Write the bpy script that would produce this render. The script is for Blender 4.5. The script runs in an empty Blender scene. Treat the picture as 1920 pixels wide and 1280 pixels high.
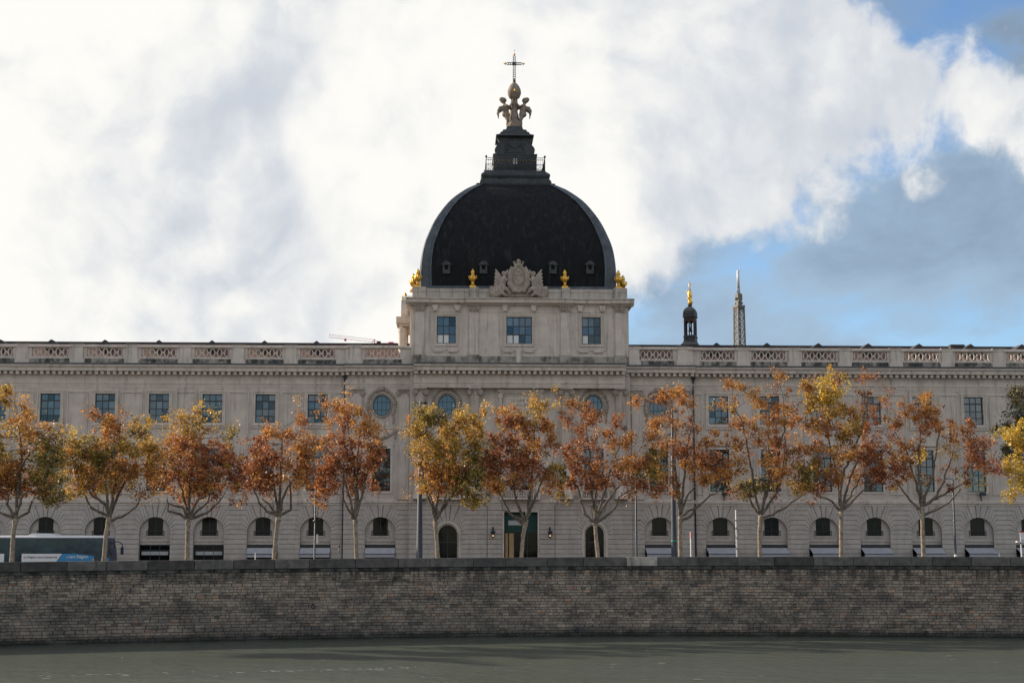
import bpy, math, random
import numpy as np
from mathutils import Vector, Matrix

R = math.radians
SC = bpy.context.scene
COL = SC.collection

# ------------------------------------------------------------------ camera
F = 2800.0                       # focal length in pixels of a 1920 x 1280 frame
TH = math.atan(385.0 / F)        # upward tilt
CZ = 1.97                        # eye height over the quay
cam = bpy.data.cameras.new('camera')
cam.sensor_width = 36.0
cam.lens = F / 1920 * 36
cam.clip_start = 0.5
cam.clip_end = 8000
co = bpy.data.objects.new('camera', cam)
COL.objects.link(co)
co.location = (0, 0, CZ)
co.rotation_euler = (math.pi / 2 + TH, 0, 0)
SC.camera = co

SUN_A, SUN_E = R(65), R(25)      # degrees to the left of the view, elevation
sun_dir = Vector((-math.sin(SUN_A) * math.cos(SUN_E), math.cos(SUN_A) * math.cos(SUN_E), math.sin(SUN_E)))

SC.view_settings.view_transform = 'Standard'
SC.view_settings.look = 'None'
SC.view_settings.exposure = 0.6
SC.view_settings.gamma = 1
SC.cycles.max_bounces = 6
SC.cycles.transparent_max_bounces = 8


def ray(px, py):
    a, b = (px - 960) / F, (640 - py) / F
    return (a, math.cos(TH) - b * math.sin(TH), math.sin(TH) + b * math.cos(TH))


def at(px, py, Y):
    """world x, z of the point seen at a pixel of the photograph, Y metres away"""
    r = ray(px, py)
    t = Y / r[1]
    return r[0] * t, CZ + r[2] * t


# ------------------------------------------------------------------ node helpers
class NT:
    def __init__(self, tree):
        self.t = tree
        self.n = tree.nodes
        self.n.clear()

    def new(self, typ, **kw):
        n = self.n.new(typ)
        for k, v in kw.items():
            setattr(n, k, v)
        return n

    def put(self, sock, v):
        if v is None:
            return
        if hasattr(v, 'is_output'):
            self.t.links.new(v, sock)
        elif isinstance(v, (tuple, list, Vector)) and len(sock.default_value if hasattr(sock.default_value, '__len__') else [0]) == 4 and len(v) == 3:
            sock.default_value = (*v, 1)
        else:
            sock.default_value = v

    def m(self, op, a, b=None, c=None, clamp=False):
        n = self.new('ShaderNodeMath', operation=op)
        n.use_clamp = clamp
        for i, v in enumerate((a, b, c)):
            self.put(n.inputs[i], v) if v is not None else None
        return n.outputs[0]

    def vm(self, op, a, b=None, scale=None):
        n = self.new('ShaderNodeVectorMath', operation=op)
        self.put(n.inputs[0], a)
        if b is not None:
            self.put(n.inputs[1], b)
        if scale is not None:
            self.put(n.inputs['Scale'], scale)
        return n.outputs['Value'] if op in ('DOT_PRODUCT', 'LENGTH') else n.outputs[0]

    def noise(self, vec, scale, detail=4, rough=.5, color=False, dist=0):
        n = self.new('ShaderNodeTexNoise')
        self.put(n.inputs['Vector'], vec)
        n.inputs['Scale'].default_value = scale
        n.inputs['Detail'].default_value = detail
        n.inputs['Roughness'].default_value = rough
        n.inputs['Distortion'].default_value = dist
        return n.outputs['Color' if color else 'Fac']

    def ramp(self, v, a, b, c=0., d=1., smooth=True):
        n = self.new('ShaderNodeMapRange')
        n.interpolation_type = 'SMOOTHSTEP' if smooth else 'LINEAR'
        self.put(n.inputs[0], v)
        for i, x in enumerate((a, b, c, d)):
            self.put(n.inputs[i + 1], x)
        return n.outputs[0]

    def mix(self, f, a, b, mode='MIX'):
        n = self.new('ShaderNodeMix', data_type='RGBA', blend_type=mode)
        self.put(n.inputs['Factor'], f)
        self.put(n.inputs[6], a)
        self.put(n.inputs[7], b)
        return n.outputs[2]


# ------------------------------------------------------------------ sky
world = bpy.data.worlds.new('World')
SC.world = world
world.use_nodes = True
W = NT(world.node_tree)
sky = W.new('ShaderNodeTexSky', sky_type='NISHITA')
sky.sun_disc = False
sky.sun_elevation = SUN_E
sky.sun_rotation = -SUN_A
sky.altitude = 200
sky.air_density = 1.0
sky.dust_density = .15
sky.ozone_density = 4.0
p = W.new('ShaderNodeTexCoord').outputs['Generated']


def plane_through(a, b):
    """normal of the plane through the eye and two pixels, positive above / left of the line"""
    n = Vector(ray(*a)).cross(Vector(ray(*b))).normalized()
    return n if n.dot(Vector(ray(200, 300))) > 0 else -n


warp = W.vm('SUBTRACT', W.noise(p, 4.0, 3, .5, True), (.5, .5, .5))
warp2 = W.vm('SUBTRACT', W.noise(p, 22.0, 4, .6, True), (.5, .5, .5))
pw = W.vm('ADD', W.vm('ADD', p, W.vm('SCALE', warp, scale=.10)), W.vm('SCALE', warp2, scale=.022))


def puffs(vec, scale):
    """rounded billows: high in the middle of each cell"""
    n = W.new('ShaderNodeTexVoronoi', feature='F1')
    W.put(n.inputs['Vector'], vec)
    n.inputs['Scale'].default_value = scale
    return W.m('SUBTRACT', 1., n.outputs['Distance'])


def height(vec):
    """cloud relief: broad noise with billows on it"""
    h = W.noise(vec, 6.5, 7, .55)
    h = W.m('ADD', h, W.m('MULTIPLY', puffs(vec, 15), .18))
    return W.m('ADD', h, W.m('MULTIPLY', puffs(vec, 36), .09))


off = Vector((-.016, 0, .015))
big = height(pw)
big2 = height(W.vm('ADD', pw, tuple(off)))
fine = W.noise(pw, 26, 5, .62)
d1 = W.vm('DOT_PRODUCT', p, tuple(plane_through((1930, 215), (1150, 540))))
d2 = W.vm('DOT_PRODUCT', p, tuple(plane_through((1700, -30), (1960, 150))))
edge = W.m('MINIMUM', d1, d2)
edge = W.m('ADD', edge, W.m('MULTIPLY', W.m('SUBTRACT', big, .585), .17))
edge = W.m('ADD', edge, W.m('MULTIPLY', W.m('SUBTRACT', fine, .5), .035))
bank = W.ramp(edge, -.004, .026)
# thin grey veil trailing below the bank and in scattered patches over the rest of the sky
pv = W.vm('MULTIPLY', pw, (1, 1, 1.9))
vn = W.noise(pv, 5.2, 7, .57)
under = W.ramp(W.m('ABSOLUTE', W.m('ADD', d1, .065)), 0., .13, .24, 0.)
veil = W.ramp(W.m('ADD', vn, under), .53, .68, 0., .90)
# the left cloud and the middle one part in a long thin gap
dg = W.vm('DOT_PRODUCT', p, tuple(plane_through((690, 20), (610, 620))))
gap = W.m('ADD', dg, W.m('MULTIPLY', W.m('SUBTRACT', big, .70), .16))
gap = W.m('MULTIPLY', W.ramp(gap, -.006, .012), W.ramp(gap, .03, .13, 1., 0.))
rel = W.m('MULTIPLY', W.m('SUBTRACT', big, big2), 2.3)
fin = W.m('MULTIPLY', W.m('SUBTRACT', fine, .5), .30)
depth = W.ramp(edge, .0, .20, -.04, .14)
sunside = W.ramp(W.vm('DOT_PRODUCT', p, tuple(sun_dir)), .10, .60, -.06, .22)
lum = W.m('ADD', W.m('ADD', W.m('ADD', rel, fin), W.m('ADD', depth, sunside)), .58)
holes = W.ramp(W.noise(W.vm('ADD', pw, (3.1, .7, 1.3)), 4.6, 8, .55), .40, .66, -.10, .44)
lum = W.m('SUBTRACT', W.m('SUBTRACT', lum, holes), W.m('MULTIPLY', gap, .34))
lum = W.ramp(lum, -.25, 1.02)
cl = W.mix(lum, (.60, .645, .715), (1.0, .985, .945))
veil_c = W.mix(W.ramp(vn, .4, .75), (.25, .335, .43), (.155, .205, .27))
bg_sky = W.new('ShaderNodeBackground')
W.put(bg_sky.inputs[0], sky.outputs[0])
bg_sky.inputs[1].default_value = .11
bg_veil = W.new('ShaderNodeBackground')
W.put(bg_veil.inputs[0], veil_c)
bg_bank = W.new('ShaderNodeBackground')
W.put(bg_bank.inputs[0], cl)
bg_bank.inputs[1].default_value = .66
mx1 = W.new('ShaderNodeMixShader')
W.put(mx1.inputs[0], veil); W.put(mx1.inputs[1], bg_sky.outputs[0]); W.put(mx1.inputs[2], bg_veil.outputs[0])
mx2 = W.new('ShaderNodeMixShader')
W.put(mx2.inputs[0], bank); W.put(mx2.inputs[1], mx1.outputs[0]); W.put(mx2.inputs[2], bg_bank.outputs[0])
# bright scattered clouds added outside the view to lighten the shaded front
bn_ = W.noise(W.vm('ADD', pw, (7.3, 2.1, .4)), 3.4, 9, .55)
ahead = W.ramp(W.vm('DOT_PRODUCT', p, (0, math.cos(TH), math.sin(TH))), .45, .86, .10, 0.)
fill_clouds = W.ramp(W.m('ADD', bn_, W.ramp(ahead, 0., .10, -.30, 0., False)), .44, .56)
cl2 = W.mix(W.ramp(W.m('ADD', W.m('MULTIPLY', W.m('SUBTRACT', bn_, .5), 2.), fin), -.1, .4), (.62, .65, .70), (1.05, 1.0, .93))
bg_br = W.new('ShaderNodeBackground')
W.put(bg_br.inputs[0], cl2)
bg_br.inputs[1].default_value = .85
mx3 = W.new('ShaderNodeMixShader')
W.put(mx3.inputs[0], fill_clouds); W.put(mx3.inputs[1], mx2.outputs[0]); W.put(mx3.inputs[2], bg_br.outputs[0])
wo = W.new('ShaderNodeOutputWorld')
W.put(wo.inputs[0], mx3.outputs[0])

sl = bpy.data.lights.new('sun', 'SUN')
sl.energy = 5.0
sl.angle = R(.6)
sl.color = (1, .87, .70)
so = bpy.data.objects.new('sun', sl)
COL.objects.link(so)
so.rotation_euler = sun_dir.to_track_quat('Z', 'Y').to_euler()
so.location = (-60, 60, 60)

# ------------------------------------------------------------------ materials
MATS = {}


def pm(name, c1, c2=None, scale=2.0, rough=.8, metal=0., bump=0., bscale=30., streak=None, streak_amt=.5,
       attr=None, spec=.5, zdirt=None, ior=None, emit=None, emit_s=0., blotch=None, blotch_r=(.52, .66), soot=None, drips=None):
    m = bpy.data.materials.new(name)
    m.use_nodes = True
    t = NT(m.node_tree)
    pos = t.new('ShaderNodeNewGeometry').outputs['Position']
    col = c1
    if c2 is not None:
        f = t.ramp(t.noise(pos, scale, 6, .62), .34, .66)
        col = t.mix(f, c1, c2)
    if attr:
        a = t.new('ShaderNodeAttribute', attribute_name=attr)
        col = t.mix(1., col, a.outputs['Color'], 'MULTIPLY')
    if streak is not None:
        sv = t.vm('MULTIPLY', pos, (1.7, 1.7, .16))
        f = t.m('MULTIPLY', t.ramp(t.noise(sv, 1.6, 6, .65), .50, .72), streak_amt)
        col = t.mix(f, col, streak)
    if blotch is not None:
        f = t.ramp(t.noise(t.vm('MULTIPLY', pos, (1, 1, .6)), 1.1, 8, .7), *blotch_r)
        col = t.mix(f, col, blotch)
    if zdirt is not None:
        z0, z1, dc, amt = zdirt
        z = t.new('ShaderNodeSeparateXYZ')
        t.put(z.inputs[0], pos)
        jig = t.m('MULTIPLY', t.m('SUBTRACT', t.noise(t.vm('MULTIPLY', pos, (1.2, 1.2, .25)), 1.4, 5, .6), .5), 1.6 * abs(z1 - z0))
        f = t.ramp(t.m('ADD', z.outputs[2], jig), z0, z1, amt, 0.)
        col = t.mix(f, col, dc)
    if soot is not None:
        f = t.m('MULTIPLY', t.ramp(t.noise(t.vm('MULTIPLY', pos, (.55, .55, 1.5)), .9, 9, .72), .44, .63), .82)
        col = t.mix(f, col, soot)
    if drips is not None:
        z = t.new('ShaderNodeSeparateXYZ')
        t.put(z.inputs[0], pos)
        run = t.ramp(t.noise(t.vm('MULTIPLY', pos, (1.5, 1.5, .10)), 1.3, 6, .7), .42, .62)
        f = t.m('MULTIPLY', t.ramp(z.outputs[2], drips[0], drips[1]), run)
        col = t.mix(t.m('MULTIPLY', f, .92), col, drips[2])
    b = t.new('ShaderNodeBsdfPrincipled')
    t.put(b.inputs['Base Color'], col)
    b.inputs['Roughness'].default_value = rough
    b.inputs['Metallic'].default_value = metal
    b.inputs['Specular IOR Level'].default_value = spec
    if ior:
        b.inputs['IOR'].default_value = ior
    if emit:
        b.inputs['Emission Color'].default_value = (*emit, 1)
        b.inputs['Emission Strength'].default_value = emit_s
    if bump:
        bn = t.new('ShaderNodeBump')
        bn.inputs['Strength'].default_value = bump
        bn.inputs['Distance'].default_value = .05
        t.put(bn.inputs['Height'], t.noise(pos, bscale, 5, .6))
        t.put(b.inputs['Normal'], bn.outputs[0])
    o = t.new('ShaderNodeOutputMaterial')
    t.put(o.inputs[0], b.outputs[0])
    MATS[name] = m
    return m


pm('limestone', (.54, .470, .403), (.45, .390, .335), .7, .88, bump=.25, bscale=9, streak=(.23, .198, .165), streak_amt=.68)
pm('limestone_pale', (.57, .497, .426), (.47, .410, .352), 1.0, .88, bump=.25, bscale=9, streak=(.22, .195, .17), streak_amt=.65)
pm('ashlar', (.44, .39, .335), (.34, .30, .26), .8, .9, bump=.25, bscale=9, streak=(.16, .15, .135), streak_amt=.65)
pm('rustic', (.455, .41, .365), (.385, .345, .308), 1.0, .88, bump=.25, bscale=9, streak=(.24, .22, .20), streak_amt=.35)
pm('joint', (.29, .26, .23), (.23, .207, .185), 2., .95)
pm('mossy', (.36, .32, .27), (.28, .25, .21), 2.0, .95, bump=.4, bscale=8, blotch=(.045, .045, .04), blotch_r=(.38, .58))
pm('stained', (.36, .32, .27), (.27, .24, .20), 1.6, .92, bump=.4, bscale=8, blotch=(.10, .09, .075), blotch_r=(.46, .62))
pm('carving', (.36, .30, .245), (.25, .205, .165), 2.2, .9, bump=.5, bscale=12, streak=(.15, .13, .12), streak_amt=.8)
pm('slate', (.0085, .0092, .011), (.005, .0055, .0065), 1.4, .75, bump=.5, bscale=6, streak=(.026, .0245, .024), streak_amt=.9, spec=.18)
pm('lead', (.072, .086, .10), (.045, .054, .063), 1.2, .55, bump=.3, bscale=7, streak=(.13, .145, .15), streak_amt=.5, spec=.35)
pm('lead_dark', (.045, .052, .054), (.028, .032, .034), 2.0, .6, bump=.3, bscale=9, streak=(.085, .09, .088), streak_amt=.5, spec=.35)
pm('gold', (.83, .50, .10), (.60, .33, .06), 6, .34, 1.0, bump=.35, bscale=14)
pm('statue_stone', (.25, .205, .155), (.15, .118, .088), 2.4, .85, bump=.5, bscale=12, streak=(.34, .27, .18), streak_amt=.5)
pm('iron', (.018, .018, .020), None, rough=.5)
pm('window_frame', (.020, .022, .026), None, rough=.45)
pm('roof_tile', (.13, .060, .042), (.08, .042, .034), 2.4, .9, bump=.6, bscale=5)
pm('zinc', (.09, .095, .10), (.06, .063, .068), 1.5, .5)
pm('dark_roof', (.045, .04, .038), (.03, .028, .027), 2, .8)
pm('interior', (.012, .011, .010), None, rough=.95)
pm('curtain', (.62, .62, .60), None, rough=.9)  # pale for tower curtains; paints see-through sky on the lantern pane
pm('awning_cloth', (.36, .365, .385), (.32, .325, .345), 2, .85)
pm('shopfront', (.018, .018, .022), None, rough=.4)
pm('sign_band', (.40, .41, .41), (.30, .31, .31), 1.2, .7)
pm('valance_green', (.008, .045, .036), None, rough=.8)
pm('wood', (.42, .28, .13), (.32, .20, .09), 3, .6)
pm('lantern_glow', (.9, .6, .3), None, rough=.4, emit=(1., .52, .22), emit_s=.8)
pm('quay_stone', (1, .96, .88), (.72, .69, .64), 3.2, .93, bump=.6, bscale=14, attr='col', soot=(.075, .070, .064), drips=(-1.0, .35, (.022, .021, .019)), zdirt=(-4.55, -4.1, (.018, .019, .015), .95))
pm('mortar', (.12, .105, .09), (.075, .066, .057), 2, .97, soot=(.025, .023, .02), zdirt=(-4.55, -4.1, (.014, .015, .012), .95))
pm('coping', (.105, .098, .090), (.058, .054, .050), 1.6, .92, bump=.5, bscale=9, attr='col', streak=(.035, .034, .032), streak_amt=.6)
pm('drip_course', (.085, .083, .078), (.05, .049, .046), 1.6, .95, bump=.5, bscale=9, attr='col', blotch=(.014, .014, .013), blotch_r=(.44, .60))
pm('painted_glints', (.27, .28, .25), None, rough=.6)  # pale colour standing in for sun glints
pm('asphalt', (.05, .05, .052), (.04, .04, .042), 4, .95, bump=.2)
pm('paving', (.24, .22, .20), (.18, .17, .155), 2, .92, bump=.2)
pm('kerb_stone', (.30, .29, .27), None, rough=.9)
pm('road_paint', (.75, .75, .72), None, rough=.8)
pm('terrain', (.07, .075, .04), (.05, .05, .03), .02, .95)
pm('bark', (.31, .245, .18), (.14, .112, .088), 4.5, .92, bump=.7, bscale=10, streak=(.44, .38, .29), streak_amt=.5)
pm('branch_bark', (.17, .135, .10), (.075, .06, .048), 4, .92)
pm('pole_paint', (.040, .050, .066), (.032, .040, .054), 3, .5)
pm('galvanised', (.20, .21, .22), (.15, .16, .17), 4, .5, .2)
pm('white_paint', (.55, .55, .55), None, rough=.45)
pm('red_paint', (.50, .025, .03), None, rough=.45)
pm('crane_red', (.62, .05, .10), None, rough=.5)
pm('crane_pink', (.62, .30, .30), None, rough=.5)
pm('bus_white', (.62, .62, .63), None, rough=.25)
pm('bus_navy', (.012, .022, .05), None, rough=.2)
pm('bus_blue', (.015, .19, .42), None, rough=.25)
pm('bus_text', (.06, .06, .07), None, rough=.5)
pm('tyre', (.02, .02, .02), None, rough=.9)
pm('amber', (.7, .4, .05), None, rough=.4)
pm('tower_paint', (.17, .15, .132), (.125, .112, .10), .3, .7)
pm('cupola_wood', (.045, .022, .018), (.03, .016, .014), 2, .7)
pm('turf_paint', (.02, .30, .20), None, rough=.6)
pm('engraved', (.27, .235, .20), None, rough=.9)


def glass(name, base, ior, rough=.03, tint=(1, 1, 1), var=.5):
    """coated dark window glass: mirrors the sky, slightly wavy, the room behind it dark"""
    m = bpy.data.materials.new(name)
    m.use_nodes = True
    t = NT(m.node_tree)
    pos = t.new('ShaderNodeNewGeometry').outputs['Position']
    b = t.new('ShaderNodeBsdfPrincipled')
    t.put(b.inputs['Base Color'], t.mix(t.ramp(t.noise(pos, .55, 3, .6), .35, .65), base, tuple(x * (1 - var) for x in base)))
    b.inputs['Roughness'].default_value = rough
    b.inputs['IOR'].default_value = ior
    t.put(b.inputs['Specular Tint'], tint)
    bn = t.new('ShaderNodeBump')
    bn.inputs['Strength'].default_value = .05
    bn.inputs['Distance'].default_value = .05
    t.put(bn.inputs['Height'], t.noise(pos, 1.4, 2, .5))
    t.put(b.inputs['Normal'], bn.outputs[0])
    o = t.new('ShaderNodeOutputMaterial')
    t.put(o.inputs[0], b.outputs[0])
    MATS[name] = m


glass('glass', (.013, .022, .027), 2.0, .02, (.84, .95, 1.0))
glass('glass_pale', (.055, .085, .10), 2.0, .03, (.85, .95, 1.0))
glass('glass_deep', (.006, .010, .013), 1.7, .02, (.7, .9, 1.0))
glass('glass_dark', (.008, .009, .009), 1.25, .06)  # ground-floor glass, darkened to stand in for reflections of dark trees
glass('glass_bus', (.013, .046, .066), 1.42, .05)
glass('glass_lantern', (.05, .04, .03), 1.5, .05)

# leaves: each leaf carries its own colour; thin blades that let some light through
m = bpy.data.materials.new('leaf')
m.use_nodes = True
t = NT(m.node_tree)
a = t.new('ShaderNodeAttribute', attribute_name='col')
b = t.new('ShaderNodeBsdfPrincipled')
t.put(b.inputs['Base Color'], a.outputs['Color'])
b.inputs['Roughness'].default_value = .5
b.inputs['Specular IOR Level'].default_value = .4
tr = t.new('ShaderNodeBsdfTranslucent')
t.put(tr.inputs[0], t.mix(.12, a.outputs['Color'], (.75, .34, .06)))
mx = t.new('ShaderNodeMixShader')
mx.inputs[0].default_value = .42
t.put(mx.inputs[1], b.outputs[0]); t.put(mx.inputs[2], tr.outputs[0])
o = t.new('ShaderNodeOutputMaterial')
t.put(o.inputs[0], mx.outputs[0])
MATS['leaf'] = m

# river water: murky green-grey body under a rippled surface
m = bpy.data.materials.new('river_water')
m.use_nodes = True
t = NT(m.node_tree)
pos = t.new('ShaderNodeNewGeometry').outputs['Position']
b = t.new('ShaderNodeBsdfPrincipled')
t.put(b.inputs['Base Color'], t.mix(t.noise(pos, .08, 4, .6), (.068, .079, .061), (.084, .095, .074)))
b.inputs['Roughness'].default_value = .20
b.inputs['IOR'].default_value = 1.33
b1 = t.new('ShaderNodeBump')
b1.inputs['Strength'].default_value = 1.0
b1.inputs['Distance'].default_value = .32
h = t.noise(t.vm('MULTIPLY', pos, (.55, 1.0, 1)), 1.15, 4, .6)
h3 = t.noise(t.vm('MULTIPLY', pos, (.7, 1.0, 1)), 3.4, 3, .6)
h2 = t.noise(t.vm('MULTIPLY', pos, (.06, .30, 1)), .5, 3, .5)
calm = t.ramp(t.noise(t.vm('MULTIPLY', pos, (.025, .16, 1)), 1., 4, .6), .40, .62, .55, 1.)
hh = t.m('ADD', t.m('MULTIPLY', t.m('ADD', h, t.m('MULTIPLY', h3, .30)), calm), t.m('MULTIPLY', h2, .6))
t.put(b1.inputs['Height'], hh)
t.put(b.inputs['Normal'], b1.outputs[0])
o = t.new('ShaderNodeOutputMaterial')
t.put(o.inputs[0], b.outputs[0])
MATS['river_water'] = m


# ------------------------------------------------------------------ mesh helpers
class MB:
    """collects shapes; build() links them as ONE mesh object"""

    def __init__(self):
        self.v, self.f, self.s = [], [], []

    def add(self, v, f, smooth=False):
        n = len(self.v)
        self.v += [tuple(x) for x in v]
        self.f += [tuple(i + n for i in q) for q in f]
        self.s += [smooth] * len(f)
        return self

    def box(self, x0, x1, y0, y1, z0, z1):
        v = [(x, y, z) for z in (z0, z1) for y in (y0, y1) for x in (x0, x1)]
        return self.add(v, [(0, 2, 3, 1), (4, 5, 7, 6), (0, 1, 5, 4), (2, 6, 7, 3), (0, 4, 6, 2), (1, 3, 7, 5)])

    def prism(self, pts, y0, y1):
        """polygon in x, z (any winding) pulled from y0 (front) to y1"""
        n = len(pts)
        ar = sum(pts[i][0] * pts[(i + 1) % n][1] - pts[(i + 1) % n][0] * pts[i][1] for i in range(n))
        if ar < 0:
            pts = pts[::-1]
        v = [(x, y0, z) for x, z in pts] + [(x, y1, z) for x, z in pts]
        f = [tuple(range(n)), tuple(range(2 * n - 1, n - 1, -1))]
        f += [(i + n, (i + 1) % n + n, (i + 1) % n, i) for i in range(n)]
        return self.add(v, f)

    def along(self, pts, x0, x1):
        """profile polygon in y, z pulled along x"""
        n = len(pts)
        ar = sum(pts[i][0] * pts[(i + 1) % n][1] - pts[(i + 1) % n][0] * pts[i][1] for i in range(n))
        if ar < 0:
            pts = pts[::-1]
        v = [(x0, y, z) for y, z in pts] + [(x1, y, z) for y, z in pts]
        f = [tuple(range(n - 1, -1, -1)), tuple(range(n, 2 * n))]
        f += [(i, (i + 1) % n, (i + 1) % n + n, i + n) for i in range(n)]
        return self.add(v, f)

    def lathe(self, prof, c=(0, 0, 0), n=16, sx=1., sy=1., smooth=True):
        v, f = [], []
        for r, z in prof:
            for k in range(n):
                a = 2 * math.pi * k / n
                v.append((c[0] + r * sx * math.cos(a), c[1] + r * sy * math.sin(a), c[2] + z))
        for j in range(len(prof) - 1):
            for k in range(n):
                f.append((j * n + k, j * n + (k + 1) % n, (j + 1) * n + (k + 1) % n, (j + 1) * n + k))
        f.append(tuple(range(n - 1, -1, -1)))
        f.append(tuple((len(prof) - 1) * n + k for k in range(n)))
        return self.add(v, f, smooth)

    def square(self, prof, c=(0, 0)):
        """square rings (half width, z) stacked"""
        v, f = [], []
        for h, z in prof:
            v += [(c[0] - h, c[1] - h, z), (c[0] + h, c[1] - h, z), (c[0] + h, c[1] + h, z), (c[0] - h, c[1] + h, z)]
        for j in range(len(prof) - 1):
            for k in range(4):
                f.append((j * 4 + k, j * 4 + (k + 1) % 4, j * 4 + 4 + (k + 1) % 4, j * 4 + 4 + k))
        f.append((3, 2, 1, 0))
        n = (len(prof) - 1) * 4
        f.append((n, n + 1, n + 2, n + 3))
        return self.add(v, f)

    def tube(self, pts, rad, n=6, smooth=True, closed=False):
        pts = [Vector(q) for q in pts]
        if not hasattr(rad, '__len__'):
            rad = [rad] * len(pts)
        v, f = [], []
        m = len(pts)
        up = None
        for i in range(m):
            if closed:
                d = pts[(i + 1) % m] - pts[i - 1]
            else:
                d = pts[min(i + 1, m - 1)] - pts[max(i - 1, 0)]
            d.normalize()
            if up is None:
                up = d.orthogonal().normalized()
            up = (up - d * up.dot(d))
            up = up.normalized() if up.length > 1e-6 else d.orthogonal().normalized()
            w = d.cross(up)
            for k in range(n):
                a = 2 * math.pi * k / n
                v.append(pts[i] + (up * math.cos(a) + w * math.sin(a)) * rad[i])
        for i in range(m if closed else m - 1):
            j = (i + 1) % m
            for k in range(n):
                f.append((i * n + k, i * n + (k + 1) % n, j * n + (k + 1) % n, j * n + k))
        if not closed:
            f.append(tuple(range(n - 1, -1, -1)))
            f.append(tuple((m - 1) * n + k for k in range(n)))
        return self.add(v, f, smooth)

    def ball(self, c, rx, ry=None, rz=None, n=12, k=8):
        ry = rx if ry is None else ry
        rz = rx if rz is None else rz
        v, f = [], []
        for j in range(1, k):
            p_ = math.pi * j / k
            for i in range(n):
                a = 2 * math.pi * i / n
                v.append((c[0] + rx * math.sin(p_) * math.cos(a), c[1] + ry * math.sin(p_) * math.sin(a), c[2] - rz * math.cos(p_)))
        for j in range(k - 2):
            for i in range(n):
                f.append((j * n + i, j * n + (i + 1) % n, (j + 1) * n + (i + 1) % n, (j + 1) * n + i))
        b0, t0 = len(v), len(v) + 1
        v += [(c[0], c[1], c[2] - rz), (c[0], c[1], c[2] + rz)]
        for i in range(n):
            f.append((b0, (i + 1) % n, i))
            f.append((t0, (k - 2) * n + i, (k - 2) * n + (i + 1) % n))
        return self.add(v, f, True)

    def mesh(self, name, mat):
        me = bpy.data.meshes.new(name)
        me.from_pydata(self.v, [], self.f)
        me.polygons.foreach_set('use_smooth', self.s)
        me.materials.append(MATS[mat])
        me.update()
        return me

    def build(self, name, mat, parent=None, loc=(0, 0, 0)):
        return link(name, self.mesh(name, mat), parent, loc)


def link(name, data, parent=None, loc=(0, 0, 0)):
    o = bpy.data.objects.new(name, data)
    COL.objects.link(o)
    o.parent = parent
    o.location = loc
    return o


def tag(o, label=None, cat=None, group=None, kind=None):
    for k, x in (('label', label), ('category', cat), ('group', group), ('kind', kind)):
        if x:
            o[k] = x
    return o


def thing(name, label, cat, loc=(0, 0, 0), rz=0, group=None):
    o = link(name, None, None, loc)
    o.rotation_euler.z = rz
    return tag(o, label, cat, group)


def box(name, mat, parent, *b):
    return MB().box(*b).build(name, mat, parent)


def set_cols(me, cols):
    """one colour per vertex, (n, 3)"""
    a = me.color_attributes.new('col', 'FLOAT_COLOR', 'POINT')
    c = np.ones((len(me.vertices), 4), np.float32)
    c[:, :3] = cols
    a.data.foreach_set('color', c.ravel())


def wall(mb, x0, x1, z0, z1, y, holes=(), depth=.4, seg=20):
    """wall front at y with openings: ('r', xa, xb, za, zb) | ('o', cx, cz, rx, rz) | ('a', xa, xb, za, zspring, rise); reveals go back by depth"""
    rects, curves = [], []
    for h in holes:
        if h[0] == 'r':
            rects.append(h[1:])
            xa, xb, za, zb = h[1:]
            loop = [(xa, za), (xb, za), (xb, zb), (xa, zb)]
        elif h[0] == 'o':
            _, cx, cz, rx, rz = h
            rects.append((cx - rx, cx + rx, cz - rz, cz + rz))
            loop = [(cx + rx * math.cos(2 * math.pi * k / (2 * seg)), cz + rz * math.sin(2 * math.pi * k / (2 * seg))) for k in range(2 * seg)]
            q = seg // 2
            for c, k0 in (((cx + rx, cz + rz), 0), ((cx - rx, cz + rz), q), ((cx - rx, cz - rz), 2 * q), ((cx + rx, cz - rz), 3 * q)):
                for k in range(k0, k0 + q):
                    a_, b_ = loop[k], loop[(k + 1) % (2 * seg)]
                    mb.add([(c[0], y, c[1]), (b_[0], y, b_[1]), (a_[0], y, a_[1])], [(2, 1, 0)])
        else:
            _, xa, xb, za, zs, rise = h
            cx, hw = (xa + xb) / 2, (xb - xa) / 2
            rects.append((xa, xb, za, zs + rise))
            arc = [(cx + hw * math.cos(math.pi * k / seg), zs + rise * math.sin(math.pi * k / seg)) for k in range(seg + 1)]
            loop = [(xa, za), (xb, za)] + arc
            for c, k0 in (((xb, zs + rise), 0), ((xa, zs + rise), seg // 2)):
                for k in range(k0, k0 + seg // 2):
                    a_, b_ = arc[k], arc[k + 1]
                    mb.add([(c[0], y, c[1]), (b_[0], y, b_[1]), (a_[0], y, a_[1])], [(2, 1, 0)])
        n = len(loop)
        mb.add([(x, y, z) for x, z in loop] + [(x, y + depth, z) for x, z in loop], [(i, i + n, (i + 1) % n + n, (i + 1) % n) for i in range(n)])
    xs = sorted({x0, x1, *[v for r in rects for v in r[:2] if x0 < v < x1]})
    zs_ = sorted({z0, z1, *[v for r in rects for v in r[2:] if z0 < v < z1]})
    for i in range(len(xs) - 1):
        j = 0
        while j < len(zs_) - 1:
            mx_ = (xs[i] + xs[i + 1]) / 2
            inside = lambda jj: any(r[0] < mx_ < r[1] and r[2] < (zs_[jj] + zs_[jj + 1]) / 2 < r[3] for r in rects)
            if inside(j):
                j += 1
                continue
            k = j
            while k + 1 < len(zs_) - 1 and not inside(k + 1):
                k += 1
            mb.add([(xs[i], y, zs_[j]), (xs[i + 1], y, zs_[j]), (xs[i + 1], y, zs_[k + 1]), (xs[i], y, zs_[k + 1])], [(0, 1, 2, 3)])
            j = k + 1
    return mb


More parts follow.
